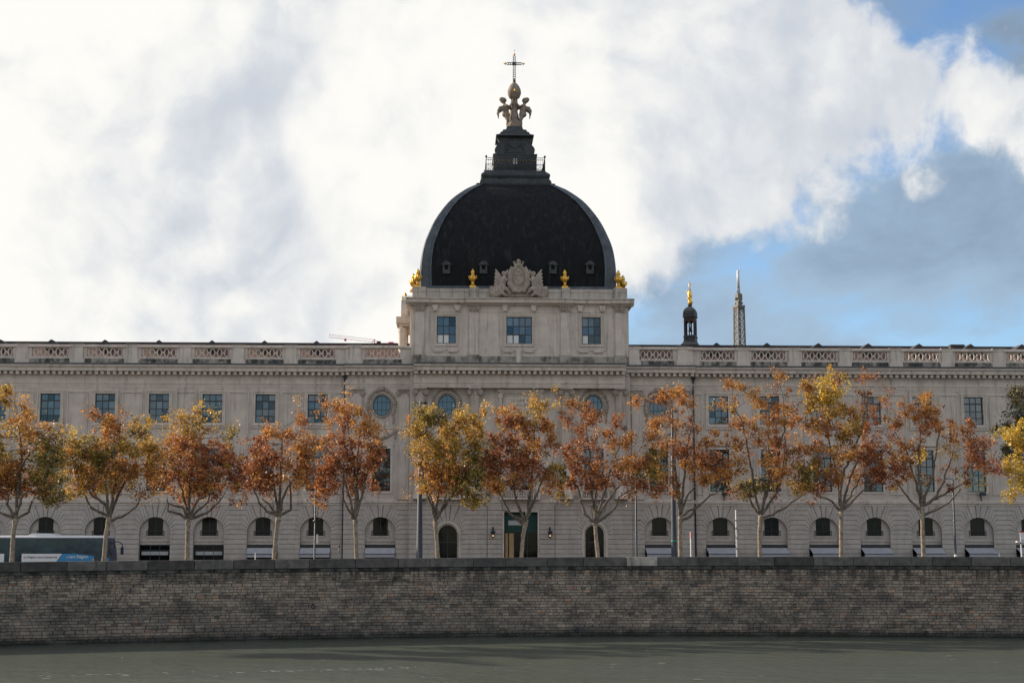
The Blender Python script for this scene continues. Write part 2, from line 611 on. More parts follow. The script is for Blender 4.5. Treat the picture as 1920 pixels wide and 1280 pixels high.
def text_mesh(body, size, extrude=.006, bold=0.):
    cu = bpy.data.curves.new('lettering', 'FONT')
    cu.body = body
    cu.size = size
    cu.extrude = extrude
    cu.offset = bold
    cu.align_x = 'LEFT'
    o = bpy.data.objects.new('lettering', cu)
    COL.objects.link(o)
    bpy.context.view_layer.update()
    me = bpy.data.meshes.new_from_object(o.evaluated_get(bpy.context.evaluated_depsgraph_get()))
    bpy.data.objects.remove(o)
    return me


def lettering(name, body, width, mat, parent, loc, bold=0.):
    me = text_mesh(body, 1.0, .01, bold)
    xs = [v.co.x for v in me.vertices]
    s = width / (max(xs) - min(xs))
    me.materials.clear()
    me.materials.append(MATS[mat])
    o = link(name, me, parent, loc)
    o.rotation_euler = (math.pi / 2, 0, 0)
    o.scale = (s, s, 1)
    return o

# ------------------------------------------------------------------ ground, river, quay wall
ZW = -4.75
_cx = np.array([-70, -50, -35, -19, 0, 19.7, 38, 55, 70])
_wy = np.polyfit(_cx, [90, 97.5, 103.8, 110.3, 114.6, 115.0, 112.9, 109.5, 106], 4)
_pz = np.polyfit(_cx, [.62, .76, .89, 1.10, 1.24, 1.25, 1.19, 1.15, 1.1], 3)
yw = lambda x: float(np.polyval(_wy, x))          # plan of the quay wall
zp = lambda x: float(np.polyval(_pz, x))          # top of its parapet
XE = 72

XS = list(np.linspace(-XE, XE, 49))
fr = [(-3000., yw(-XE) - 40)] + [(x, yw(x) + .35) for x in XS] + [(3000., yw(XE) - 20)]
g = MB()
n = len(fr)
g.add([(x, y, -.30) for x, y in fr] + [(x, 4000., -.30) for x, y in fr], [(i, i + 1, i + 1 + n, i + n) for i in range(n - 1)])
tag(g.build('ground', 'terrain'), kind='structure')
near = MB().add([(-3000, -3000, 0), (3000, -3000, 0), (3000, 1.5, 0), (-3000, 1.5, 0), (3000, 1.5, -6), (-3000, 1.5, -6)], [(0, 1, 2, 3), (3, 2, 4, 5)])
tag(near.build('near_bank', 'paving'), kind='structure')
tag(MB().add([(-3000, -40, ZW), (3000, -40, ZW), (3000, 130, ZW), (-3000, 130, ZW)], [(0, 1, 2, 3)]).build('river', 'river_water'), kind='structure')
# promenade behind the parapet, roadway, pavement at the foot of the building
g = MB()
pr = [(x, yw(x) + .3) for x in XS]
n = len(pr)
g.add([(x, y, 0) for x, y in pr] + [(x, 121.6, 0) for x, y in pr], [(i, i + 1, i + 1 + n, i + n) for i in range(n - 1)])
tag(g.build('promenade', 'paving'), kind='structure')
tag(MB().box(-90, 90, 121.6, 121.9, -.3, .004).build('kerb', 'kerb_stone'), kind='structure')
tag(MB().add([(-90, 121.9, -.13), (90, 121.9, -.13), (90, 133.5, -.13), (-90, 133.5, -.13)], [(0, 1, 2, 3)]).build('road', 'asphalt'), kind='structure')
g = MB()
for k in range(30):
    g.box(-88 + k * 6, -85 + k * 6, 127.6, 127.75, -.128, -.122)
tag(g.build('road_marking', 'road_paint'), kind='structure')
tag(MB().box(-90, 90, 133.5, 150, -.3, .004).build('pavement', 'paving'), kind='structure')

rng = random.Random(5)
qw = thing('quay_wall', 'long weathered stone quay wall with dark coping rising from the river', 'wall', (0, 0, 0))


def wl(x, d, z):
    """point on the wall: x along, d behind its face"""
    sl_ = (yw(x + .05) - yw(x - .05)) / .1
    n_ = math.hypot(1, sl_)
    return (x - sl_ * d / n_, yw(x) + d / n_, z)


# body behind the stones (mortar), slightly recessed
g = MB()
n = len(XS)
rows = [(.045, -6.), (.045, None), (.6, None), (.6, -6.)]
vv = []
for d, z in rows:
    vv += [wl(x, d, (zp(x) - .3) if z is None else z) for x in XS]
g.add(vv, [(r * n + i, r * n + i + 1, (r + 1) * n + i + 1, (r + 1) * n + i) for r in range(3) for i in range(n - 1)])
g.build('wall_core', 'mortar', qw)

# coping slabs, and the drip course under them
COPE, DRIP = .66, .24


def slab(x0, x1, d0, d1, zt0, zt1, h, jit, ch=.03):
    nseg = 2
    v, f = [], []
    for k in range(nseg + 1):
        x = x0 + (x1 - x0) * k / nseg
        zt = zt0 + (zt1 - zt0) * k / nseg
        for d, z in ((d0, zt - h), (d0, zt - ch), (d0 + ch, zt), (d1, zt), (d1, zt - h)):
            q = wl(x, d + jit, z)
            v.append(q)
    for k in range(nseg):
        for j in range(5):
            f.append((k * 5 + j, k * 5 + (j + 1) % 5, k * 5 + 5 + (j + 1) % 5, k * 5 + 5 + j)[::-1])
    f.append((0, 1, 2, 3, 4)); f.append(tuple(nseg * 5 + j for j in (4, 3, 2, 1, 0)))
    return v, f


x = -XE
pale_x = at(1233, 1052, 114)[0]
while x < XE:
    w_ = rng.uniform(2.3, 3.3)
    v, f = slab(x + .022, min(x + w_ - .022, XE), -.16, .62, zp(x), zp(x + w_), COPE, rng.uniform(-.015, .015))
    c0 = v[0]
    mb = MB().add([(a_ - c0[0], b_ - c0[1], c_ - c0[2]) for a_, b_, c_ in v], f)
    ob = mb.build('coping_stone', 'coping', qw, c0)
    pale = x <= pale_x < x + w_
    k = rng.uniform(.62, 1.38)
    set_cols(ob.data, (4.2, 4.1, 3.9) if pale else (k, k * rng.uniform(.97, 1.01), k * rng.uniform(.94, 1.0)))
    if pale:
        ob['label'] = 'pale newer coping slab among the dark ones'
    x += w_
x = -XE
while x < XE:
    w_ = rng.uniform(1.6, 3.2)
    v, f = slab(x + .015, min(x + w_ - .015, XE), -.07, .5, zp(x) - COPE - .015, zp(x + w_) - COPE - .015, DRIP, rng.uniform(-.02, .02), .05)
    c0 = v[0]
    mb = MB().add([(a_ - c0[0], b_ - c0[1], c_ - c0[2]) for a_, b_, c_ in v], f)
    ob = mb.build('drip_stone', 'drip_course', qw, c0)
    k = rng.uniform(.6, 1.4)
    set_cols(ob.data, (k, k * .98, k * .95))
    x += w_

# the courses of squared stones: the 300 that show largest singly, the rest joined
stones = []
z = zp(0) - COPE - DRIP - .06
course = 0
while z > ZW - .5:
    h = rng.uniform(.18, .265)
    x = -XE + rng.uniform(0, .5)
    while x < XE:
        w_ = rng.uniform(.28, .78) * (1.0 if h > .22 else .85)
        g_ = rng.uniform(.012, .026)
        zt = z + (zp(x) - zp(0)) * max(0, 1 - (zp(0) - z) / 3.2)
        stones.append((x + g_ / 2, x + w_ - g_ / 2, zt - h + g_ / 2, zt - g_ / 2, rng.uniform(-.012, .022), course))
        x += w_
    z -= h
    course += 1


def stone_col(x, z):
    # the masonry's own patchiness: buff stones towards the top left, greyer and darker below
    from mathutils import noise as mn
    t_ = mn.noise((x * .12, z * .5, 3.3)) + .75 * (z + 1.9) / 2.4 + rng.gauss(0, .30)
    t_ = 1 / (1 + math.exp(-2.2 * t_))
    a_, b_ = np.array((.19, .171, .156)), np.array((.43, .356, .292))
    c = a_ + (b_ - a_) * t_
    if rng.random() < .06:
        c = c * np.array((1.15, .92, .80))
    if rng.random() < .05:
        c = c * .5
    return c * rng.uniform(.86, 1.14)


def stone_shape(x0, x1, z0, z1, pr_):
    ch = .018
    o_ = [(x0, .05, z0), (x1, .05, z0), (x1, .05, z1), (x0, .05, z1)]
    j = lambda: rng.uniform(-.008, .008)
    i_ = [(x0 + ch + j(), -pr_, z0 + ch + j()), (x1 - ch + j(), -pr_, z0 + ch + j()), (x1 - ch + j(), -pr_, z1 - ch + j()), (x0 + ch + j(), -pr_, z1 - ch + j())]
    f = [(4, 5, 6, 7), (0, 1, 5, 4), (1, 2, 6, 5), (2, 3, 7, 6), (3, 0, 4, 7)]
    return o_ + i_, f


vis = sorted([s for s in stones if -33 < s[0] < 35 and s[2] > ZW + .15], key=lambda s: -(s[1] - s[0]) * (s[3] - s[2]) / yw(s[0]) ** 2)
single = set(vis[:300])
jv, jf, jc = [], [], []
for s in stones:
    c = stone_col((s[0] + s[1]) / 2, s[3])
    if s in single:
        cx_, cz_ = (s[0] + s[1]) / 2, (s[2] + s[3]) / 2
        v, f = stone_shape(s[0] - cx_, s[1] - cx_, s[2] - cz_, s[3] - cz_, s[4])
        ob = MB().add(v, f).build('stone', 'quay_stone', qw, wl(cx_, 0, cz_))
        ob.rotation_euler.z = math.atan((yw(cx_ + .05) - yw(cx_ - .05)) / .1)
        set_cols(ob.data, c)
    else:
        v, f = stone_shape(*s[:5])
        n = len(jv)
        jv += [wl(a_, d_, b_) for a_, d_, b_ in v]
        jf += [tuple(i + n for i in q) for q in f]
        jc += [c] * 8
me = bpy.data.meshes.new('stone_courses')
me.from_pydata(jv, [], jf)
me.materials.append(MATS['quay_stone'])
set_cols(me, np.array(jc))
tag(link('stone_courses', me, qw), kind='stuff')
# pale flecks on the water: sun glints painted as flat patches
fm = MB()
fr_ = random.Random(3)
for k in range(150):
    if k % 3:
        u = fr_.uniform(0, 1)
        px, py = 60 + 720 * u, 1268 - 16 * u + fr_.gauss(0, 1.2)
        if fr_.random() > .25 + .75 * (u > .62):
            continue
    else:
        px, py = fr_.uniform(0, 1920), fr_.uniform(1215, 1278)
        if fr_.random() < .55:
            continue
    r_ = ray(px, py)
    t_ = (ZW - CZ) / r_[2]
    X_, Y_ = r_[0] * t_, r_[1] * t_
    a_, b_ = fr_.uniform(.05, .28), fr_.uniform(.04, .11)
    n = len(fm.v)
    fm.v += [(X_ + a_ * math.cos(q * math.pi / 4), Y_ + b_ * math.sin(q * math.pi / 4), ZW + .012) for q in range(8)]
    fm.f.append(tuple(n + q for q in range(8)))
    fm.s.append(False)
tag(fm.build('painted_glints', 'painted_glints'), kind='stuff')
# mooring rings on the wall
for px, py in ((1490, 1135), (1737, 1186), (1082, 1180), (586, 1136), (740, 1084)):
    x_, z_ = at(px, py, yw((px - 960) / 24.5))
    ring = MB().tube([wl(x_ + .13 * math.cos(a_), -.06, z_ + .13 * math.sin(a_)) for a_ in [k * math.pi / 6 for k in range(12)]], .03, 5, closed=True)
    q = wl(x_, 0, z_ + .13)
    ring.box(q[0] - .05, q[0] + .05, q[1] - .08, q[1] + .05, q[2] - .05, q[2] + .05)
    ring.build('mooring_ring', 'iron', qw)

# ------------------------------------------------------------------ the domed building (local frame: x along the front, y into the building)
BR = R(2.3)
BY = 140.0
bc, bs = math.cos(BR), math.sin(BR)


def ab(px, py, d=0.):
    """local x, z of the point seen at a pixel on the building's plane d metres behind its front"""
    r = ray(px, py)
    t_ = (d + BY * bc) / (-r[0] * bs + r[1] * bc)
    X, Y = r[0] * t_, r[1] * t_
    return X * bc + (Y - BY) * bs, CZ + r[2] * t_


bx = lambda px, py=760, d=0.: ab(px, py, d)[0]
zl = lambda py: ab(420, py, 0)[1]
B = thing('domed_building', 'long pale limestone building with central black dome behind the autumn trees', 'building', (0, BY, 0), BR)
rb = random.Random(11)

Z_TOP, Z_HT, Z_HB, Z_DADO, Z_CT = zl(647), zl(652.5), zl(669.5), zl(673), zl(686.5)
Z_CB, Z_DN0, Z_FR0, Z_AR0 = zl(697.5), zl(703), zl(718), zl(728)
Z_W1, Z_W0 = zl(738.5), zl(792)
Z_V1, Z_V0 = zl(840), zl(920)
Z_S1, Z_S0 = zl(936), zl(946)
XL0, XP0, XC0, XC1, XP1, XR1 = bx(-395), bx(646, 850), bx(768, 850), bx(1181, 850), bx(1302, 850), bx(2302)
D_P, D_C = -.35, -.85

top_px = [-316, -214, -112, -10, 92, 194.5, 296, 396, 495.5, 594]
topR_px = [1347, 1443, 1539, 1634.5, 1730, 1826, 1921, 2016, 2112, 2208]
arch_px = [-330, -226, -122, -16, 86, 190, 292, 393.5, 494, 593]
archR_px = [1352, 1448, 1544, 1640, 1737, 1834.5, 1931, 2028, 2125, 2222]
bayL = [(bx(a_, 765) + bx(b_, 1000)) / 2 for a_, b_ in zip(top_px, arch_px)]
bayR = [(bx(a_, 765) + bx(b_, 1000)) / 2 for a_, b_ in zip(topR_px, archR_px)]
XPL, XPR = (bx(715, 760, D_P) + bx(714, 985, D_P)) / 2, (bx(1236, 760, D_P) + bx(1235, 985, D_P)) / 2
XO1, XO2 = bx(838, 760, D_C), bx(1113, 760, D_C)
XD = bx(975, 900, D_C)
WW = .93                         # half width of the wing windows

_panes = {}


def pane_mesh(w, h, mat):
    k = (round(w, 2), round(h, 2), mat)
    if k not in _panes:
        _panes[k] = MB().box(-w / 2, w / 2, -.006, .006, -h / 2, h / 2).mesh('pane', mat)
    return _panes[k]


def window(parent, x0, x1, z0, z1, y, cols, rows, single=True, mat='glass', bar=.072, curtains=(), name='window'):
    """rows: relative heights from the top"""
    w, h = x1 - x0, z1 - z0
    mb = MB()
    e = .075
    mb.box(0, e, 0, .09, 0, h).box(w - e, w, 0, .09, 0, h).box(e, w - e, 0, .09, 0, e).box(e, w - e, 0, .09, h - e, h)
    cw = (w - 2 * e) / cols
    tot = sum(rows)
    zs_ = [h - e]
    for r_ in rows:
        zs_.append(zs_[-1] - r_ / tot * (h - 2 * e))
    for c in range(1, cols):
        mb.box(e + c * cw - bar / 2, e + c * cw + bar / 2, .012, .08, e, h - e)
    for k, q in enumerate(zs_[1:-1]):
        b_ = bar * (1.7 if k == 0 and len(rows) > 3 else 1)
        mb.box(e, w - e, .006, .085, q - b_ / 2, q + b_ / 2)
    wo_ = mb.build(name, 'window_frame', parent, (x0, y, z0))
    if single:
        for r_ in range(len(rows)):
            for c in range(cols):
                ph = zs_[r_] - zs_[r_ + 1]
                gm = 'curtain' if (c, r_) in curtains else rb.choices((mat, 'glass_pale', 'glass_deep'), (.62, .15, .23))[0]
                pn = link('pane', pane_mesh(cw, ph, gm), wo_, (e + (c + .5) * cw, .05, (zs_[r_] + zs_[r_ + 1]) / 2))
                pn.rotation_euler = (rb.gauss(0, .006), 0, rb.gauss(0, .006))
    else:
        MB().box(e, w - e, .045, .055, e, h - e).build('pane', mat, wo_)
    return wo_


def frame(mb, x0, x1, z0, z1, w, y, pr_, sill=False):
    """raised moulding round an opening or panel; y is the wall plane, pr_ how far it stands out"""
    mb.box(x0 - w, x0, y - pr_, y + .02, z0 - w, z1 + w).box(x1, x1 + w, y - pr_, y + .02, z0 - w, z1 + w)
    mb.box(x0, x1, y - pr_, y + .02, z1, z1 + w).box(x0, x1, y - pr_, y + .02, z0 - w, z0)
    return mb


def block(name, x0, x1, z0, z1, d, holes, mat, back=.5, depth=.35):
    mb = wall(MB(), x0, x1, z0, z1, d, holes, depth)
    mb.add([(x0, d, z0), (x0, back, z0), (x0, back, z1), (x0, d, z1), (x1, d, z0), (x1, back, z0), (x1, back, z1), (x1, d, z1)],
           [(0, 3, 2, 1), (4, 5, 6, 7), (3, 7, 6, 2)])
    return mb.build(name, mat, B)


# rooms behind the windows
box('core', 'interior', B, XL0, XR1, .55, 16, .01, Z_CT)

# ---- upper storeys
oc = lambda px, d: ('o', bx(px, 760, d), ab(px, 760, d)[1], .84, .98)
rect_top = lambda xs: [('r', x - WW, x + WW, Z_W0, Z_W1) for x in xs] + [('r', x - WW, x + WW, Z_V0, Z_V1) for x in xs]
block('wing_wall', XL0, XP0, Z_S0, Z_CT, 0, rect_top(bayL), 'limestone')
block('wing_wall', XP1, XR1, Z_S0, Z_CT, 0, rect_top(bayR), 'limestone')
ZO = ab(715, 760, D_P)[1]
for x, px, a_, b_ in ((XPL, 715, XP0, XC0), (XPR, 1236, XC1, XP1)):
    block('pavilion_wall', a_, b_, Z_S0, Z_CT, D_P, [('o', x, ZO, .84, .98), ('r', x - .86, x + .86, Z_V0, Z_V1)], 'limestone')
ZOC = ab(838, 759, D_C)[1]
block('central_wall', XC0, XC1, Z_S0, Z_CT, D_C, [('o', XO1, ZOC, .84, .98), ('o', XO2, ZOC, .84, .98)] + [('r', x - .9, x + .9, Z_V0, Z_V1) for x in (XO1, XD, XO2)], 'limestone')

for i, x in enumerate(bayL + bayR):
    window(B, x - WW, x + WW, Z_W0, Z_W1, .20, 3, (1, 1.25, 1.1, 1.0))
    window(B, x - WW, x + WW, Z_V0, Z_V1, .20, 3, (1, 1.1, 1.1, 1.1, 1.0), single=False)
    s = MB()
    frame(s, x - WW, x + WW, Z_W0, Z_W1, .20, 0, .07)
    frame(s, x - WW - .20, x + WW + .20, Z_W0 - .20, Z_W1 + .20, .10, 0, .15)
    s.box(x - WW - .36, x + WW + .36, -.14, .02, Z_W0 - .50, Z_W0 - .36)
    s.build('window_surround', 'limestone_pale', B)
    s = frame(MB(), x - WW, x + WW, Z_V0, Z_V1, .18, 0, .07)
    s.box(x - WW - .30, x + WW + .30, -.22, .02, Z_V1 + .35, Z_V1 + .52)
    s.build('window_surround', 'limestone_pale', B)
for bays, lim in ((bayL, (XL0, XP0)), (bayR, (XP1, XR1))):
    ed = [lim[0] - 1.6] + list(bays) + [lim[1] + 1.5]
    for a_, b_ in zip(ed[:-1], ed[1:]):
        a2, b2 = a_ + WW + .62, b_ - WW - .62
        if b2 - a2 < .5:
            continue
        s = frame(MB(), a2 + .09, b2 - .09, Z_V0 - .2, Z_AR0 - .42, .09, 0, .09)
        s.build('wall_panel', 'limestone_pale', B)


def oculus(x, z, y, rx=.84, rz=.98):
    mb = MB()
    N_ = 32
    el = lambda k, f_: (x + rx * f_ * math.cos(k), y, z + rz * f_ * math.sin(k))
    mb.tube([(q[0] - x, 0, q[2] - z) for q in (el(2 * math.pi * i / N_, .965) for i in range(N_))], .045, 5, closed=True)
    for c in (-.48, 0, .48):
        h = rz * math.sqrt(1 - c * c) * .98
        mb.box(rx * c - .022, rx * c + .022, -.02, .03, -h, h)
    for c in (-.40, .32):
        h = rx * math.sqrt(1 - c * c) * .98
        mb.box(-h, h, -.025, .035, rz * c - .022, rz * c + .022)
    o_ = mb.build('round_window', 'window_frame', B, (x, y, z))
    MB().prism([(rx * .97 * math.cos(2 * math.pi * i / N_), rz * .97 * math.sin(2 * math.pi * i / N_)) for i in range(N_)], .02, .04).build('pane', 'glass', o_)


def garland(x, z, y, rx, rz):
    mb = MB()
    N_ = 36
    mb.tube([(x + rx * 1.13 * math.cos(2 * math.pi * i / N_), y - .02, z + rz * 1.13 * math.sin(2 * math.pi * i / N_)) for i in range(N_)], .09, 6, closed=True)
    for i in range(25):
        a_ = R(-35 + 250 * i / 24)
        r_ = rb.uniform(.10, .19)
        mb.ball((x + rx * 1.52 * math.cos(a_), y - .05, z + rz * 1.50 * math.sin(a_)), r_, r_ * .8, r_, 7, 5)
    for s_ in (-1, 1):
        for k in range(5):
            mb.ball((x + s_ * rx * 1.35 + rb.uniform(-.05, .05), y - .04, z - rz * .85 - k * .19), .13 - k * .014, .09, .13, 7, 5)
    mb.ball((x, y - .12, z + rz * 1.62), .30, .16, .24, 10, 6)
    mb.build('garland', 'carving', B)


def ionic(x, zt, y, w, name='capital', half=.5):
    """capital with two scrolls; zt is its top"""
    mb = MB()
    mb.box(x - w * .62, x + w * .62, y - .62 * half * 2, y + .2, zt - .14, zt)
    for s_ in (-1, 1):
        cx_ = x + s_ * w * .56
        mb.add(*cyl_y(cx_, zt - .40, y - .5 * half * 2, y + .1, .25))
        mb.add(*cyl_y(cx_, zt - .40, y - .56 * half * 2, y - .4 * half * 2, .11))
    mb.box(x - w * .56, x + w * .56, y - .46 * half * 2, y + .1, zt - .36, zt - .14)
    return mb.build(name, 'carving', B)


def cyl_y(cx_, cz_, y0, y1, r_, n_=14):
    v = [(cx_ + r_ * math.cos(2 * math.pi * k / n_), y_, cz_ + r_ * math.sin(2 * math.pi * k / n_)) for y_ in (y0, y1) for k in range(n_)]
    f = [tuple(range(n_)), tuple(range(2 * n_ - 1, n_ - 1, -1))] + [(k + n_, (k + 1) % n_ + n_, (k + 1) % n_, k) for k in range(n_)]
    return v, f


for x in (XPL, XPR):
    oculus(x, ZO, D_P + .16)
    garland(x, ZO, D_P, .84, .98)
    window(B, x - .86, x + .86, Z_V0, Z_V1, D_P + .2, 3, (1, 1, 1, 1, 1), single=False)
    s = frame(MB(), x - .86, x + .86, Z_V0, Z_V1, .22, D_P, .07)
    frame(s, x - 1.55, x + 1.55, zl(832), zl(803), .10, D_P, .05)
    s.box(x - .7, x + .7, D_P - .06, D_P + .02, zl(797), zl(791))
    s.build('window_surround', 'limestone_pale', B)
    mb = MB()
    for k in range(13):                       # swag over the first floor window
        u = k / 12 * 2 - 1
        mb.ball((x + u * 1.25, D_P - .04, zl(808) - .62 * (1 - u * u)), .10 + .06 * (1 - u * u), .09, .11 + .06 * (1 - u * u), 7, 5)
    for s_ in (-1, 1):
        for k in range(4):
            mb.ball((x + s_ * 1.32, D_P - .04, zl(808) - k * .2), .12 - .015 * k, .09, .13, 7, 5)
    mb.build('garland', 'carving', B)
for x in (XO1, XO2):
    oculus(x, ZOC, D_C + .16)
    garland(x, ZOC, D_C, .84, .98)
for x in (XO1, XD, XO2):
    window(B, x - .9, x + .9, Z_V0, Z_V1, D_C + .2, 3, (1, 1, 1, 1, 1), single=False)
    frame(MB(), x - .9, x + .9, Z_V0, Z_V1, .22, D_C, .07).build('window_surround', 'limestone_pale', B)

# flat pilasters of the pavilions, engaged columns of the centre
Z_B = zl(926)
for px in (667, 757, 1194, 1283):
    x = bx(px, 850, D_P)
    MB().box(x - .48, x + .48, D_P - .16, D_P + .05, Z_B, Z_AR0 - .02).box(x - .62, x + .62, D_P - .26, D_P + .05, Z_S1, Z_B).build('pilaster', 'limestone', B)
    ionic(x, Z_AR0 - .03, D_P, .95, half=.28)
D_E = -1.75
for px in (788, 890.5, 1062, 1163.5):
    x = bx(px, 740, D_C - .45)
    mb = MB().lathe([(.66, Z_S1), (.66, Z_B - .3), (.60, Z_B - .28), (.60, Z_B), (.50, Z_B + .05), (.50, Z_B + 3), (.44, Z_AR0 - .55), (.50, Z_AR0 - .5), (.50, Z_AR0 - .42)], (x, D_C - .40, 0), 24)
    mb.build('column', 'limestone_pale', B)
    ionic(x, Z_AR0 - .02, D_C - .42, .95, half=.55)

# entablatures: architrave, frieze, dentils, cornice
XE0, XE1 = bx(776, 712, D_E), bx(1172, 712, D_E)


def entab(x0, x1, d, dl=True):
    mb = MB()
    mb.along([(d + .3, Z_AR0), (d - .04, Z_AR0), (d - .04, Z_AR0 + .16), (d - .09, Z_AR0 + .18), (d - .09, Z_AR0 + .36), (d - .17, Z_AR0 + .40), (d - .17, Z_FR0), (d - .03, Z_FR0 + .03),
              (d - .03, Z_DN0 - .06), (d - .10, Z_DN0 - .02), (d - .20, Z_DN0 + .02), (d - .20, Z_CB - .01), (d - .82, Z_CB), (d - .86, Z_CB + .28), (d - .98, Z_CB + .36), (d - 1.06, Z_CT - .06), (d - 1.06, Z_CT), (d + .3, Z_CT + .06)], x0, x1)
    mb.build('entablature', 'limestone_pale', B)
    dn = MB()
    n_ = int((x1 - x0) / .56)
    for k in range(n_ + 1):
        x = x0 + .1 + k * (x1 - x0 - .45) / n_
        dn.box(x, x + .29, d - .66, d - .19, Z_DN0 - .02, Z_CB - .012)
    tag(dn.build('dentil_course', 'limestone_pale', B), kind='stuff')
    box('gutter', 'zinc', B, x0 - .02, x1 + .02, d - 1.09, d + .2, Z_CT + .06, Z_CT + .15)


entab(XL0, XP0 - .02, 0)
entab(XP1 + .02, XR1, 0)
entab(XP0, XE0 - .02, D_P)
entab(XE1 + .02, XP1, D_P)
entab(XE0, XE1, D_E + .1)
# ceiling between the columns and the wall
box('soffit', 'limestone', B, XE0 + .02, XE1 - .02, D_E + .2, D_C + .1, Z_AR0 + .005, Z_AR0 + .3)

# inscription tablet
xt0, xt1 = bx(936, 745, D_C), bx(1017, 745, D_C)
mb = MB().box(xt0 - .15, xt1 + .15, D_C - .30, D_C + .02, zl(735), zl(729.5)).box(xt0 + .05, xt1 - .05, D_C - .16, D_C + .02, zl(738), zl(735))
frame(mb, xt0 + .45, xt1 - .45, zl(803), zl(741), .10, D_C, .08)
for s_, x in ((-1, xt0 + .12), (1, xt1 - .12)):
    mb.box(x - .20, x + .20, D_C - .22, D_C + .02, zl(746), zl(738)).box(x - .14, x + .14, D_C - .14, D_C + .02, zl(768), zl(746))
mb.build('tablet', 'limestone_pale', B)
lettering('inscription', 'LE GRAND', 1.75, 'engraved', B, ((xt0 + xt1) / 2 - .88, D_C - .012, zl(752.5)))
lettering('inscription', 'HÔTEL-DIEU', 1.95, 'engraved', B, ((xt0 + xt1) / 2 - .98, D_C - .012, zl(761)))

# balconies of small turned balusters under the middle windows
bal = MB().lathe([(.05, 0), (.05, .06), (.035, .09), (.085, .22), (.045, .42), (.035, .5), (.055, .55), (.055, .6)], n=8).mesh('baluster', 'limestone_pale')
for x, w_ in ((XD, 1.65), (XO1, 1.15), (XO2, 1.15)):
    mb = MB().box(x - w_ - .2, x + w_ + .2, D_C - .75, D_C + .02, zl(936) - .02, zl(933)).box(x - w_ - .2, x + w_ + .2, D_C - .72, D_C - .5, zl(920.5), zl(918.5))
    mb.box(x - w_ - .2, x - w_, D_C - .72, D_C, zl(933), zl(918.5)).box(x + w_, x + w_ + .2, D_C - .72, D_C, zl(933), zl(918.5))
    bo = mb.build('balcony', 'limestone_pale', B)
    hb = (zl(920.5) - zl(933)) / .6
    for k in range(int(w_ * 2 / .23)):
        o_ = link('baluster', bal, bo, (x - w_ + .13 + k * .23, D_C - .61, zl(933)))
        o_.scale = (1, 1, hb)

# string course over the ground floor
for a_, b_, d in ((XL0, XP0 - .02, 0), (XP0, XC0 - .02, D_P), (XC0, XC1, D_C), (XC1 + .02, XP1, D_P), (XP1 + .02, XR1, 0)):
    MB().along([(d + .2, Z_S0 - .02), (d - .10, Z_S0 - .02), (d - .10, Z_S0 + .12), (d - .20, Z_S0 + .18), (d - .20, Z_S1 - .08), (d - .05, Z_S1), (d + .2, Z_S1)], a_, b_).build('string_course', 'limestone_pale', B)

# ---- rusticated ground floor: backing wall with arches, every stone a block standing out from the joints
ZTOP = Z_S0 - .03
ZS, RA = 3.30, 1.42
CH = .445
GAP = .05
PRD = .055


def joint(cx_, side, R_, zs, j, zj, off):
    """polyline of one course joint from the arch to the pier, off = shift up for the gap"""
    if zj <= zs + 1e-6:
        return [(cx_ + side * R_, zj + off)]
    th = R(53) * (zj - zs) / (ZTOP - zs)
    bxp = R_ * math.cos(th) + .42
    t_ = off / R_
    return [(cx_ + side * R_ * math.cos(th + t_), zs + R_ * math.sin(th + t_)), (cx_ + side * bxp, zj + off)]


def pier(parent, left, right, d, zb=.0):
    """courses between two things: ('e', x) a straight edge, ('a', cx, R, zs) an arch"""
    nc = int((ZTOP - zb) / CH)
    lv = [ZTOP - k * CH for k in range(nc + 1)][::-1]
    if lv[0] > zb + .05:
        lv = [zb] + lv
    for k in range(len(lv) - 1):
        lo, hi = lv[k] + GAP / 2, lv[k + 1] - (GAP / 2 if k < len(lv) - 2 else 0)
        L, Rr = [], []
        for (src, side, out) in ((left, 1, L), (right, -1, Rr)):
            if src[0] == 'e':
                x = src[1] + side * .004
                out += [[(x, lo)], [(x, hi)]]
            else:
                _, cx_, R_, zs = src
                z0, z1 = lv[k], lv[k + 1]
                if z0 < zs < z1:                    # the course at the springing
                    lower = [(cx_ + side * R_, lo), (cx_ + side * R_, zs)]
                else:
                    lower = joint(cx_, side, R_, zs, k, z0, GAP / 2)
                out += [lower, joint(cx_, side, R_, zs, k + 1, z1, -(hi < z1 - 1e-6) * GAP / 2)]
        # walk: bottom from left arch to right, then top back
        bl, tl, br, tr_ = L[0], L[1], Rr[0], Rr[1]
        if len(bl) == 2 and abs(bl[0][0] - bl[1][0]) < 1e-9:
            bot_l, side_l = [bl[0]], [bl[1]]
        else:
            bot_l, side_l = bl, []
        if len(br) == 2 and abs(br[0][0] - br[1][0]) < 1e-9:
            bot_r, side_r = [br[0]], [br[1]]
        else:
            bot_r, side_r = br, []
        poly = bot_l + bot_r[::-1] + side_r + tr_ + tl[::-1] + side_l[::-1]
        MB().prism(poly, d - PRD, d + .01).build('stone_block', 'rustic', parent)


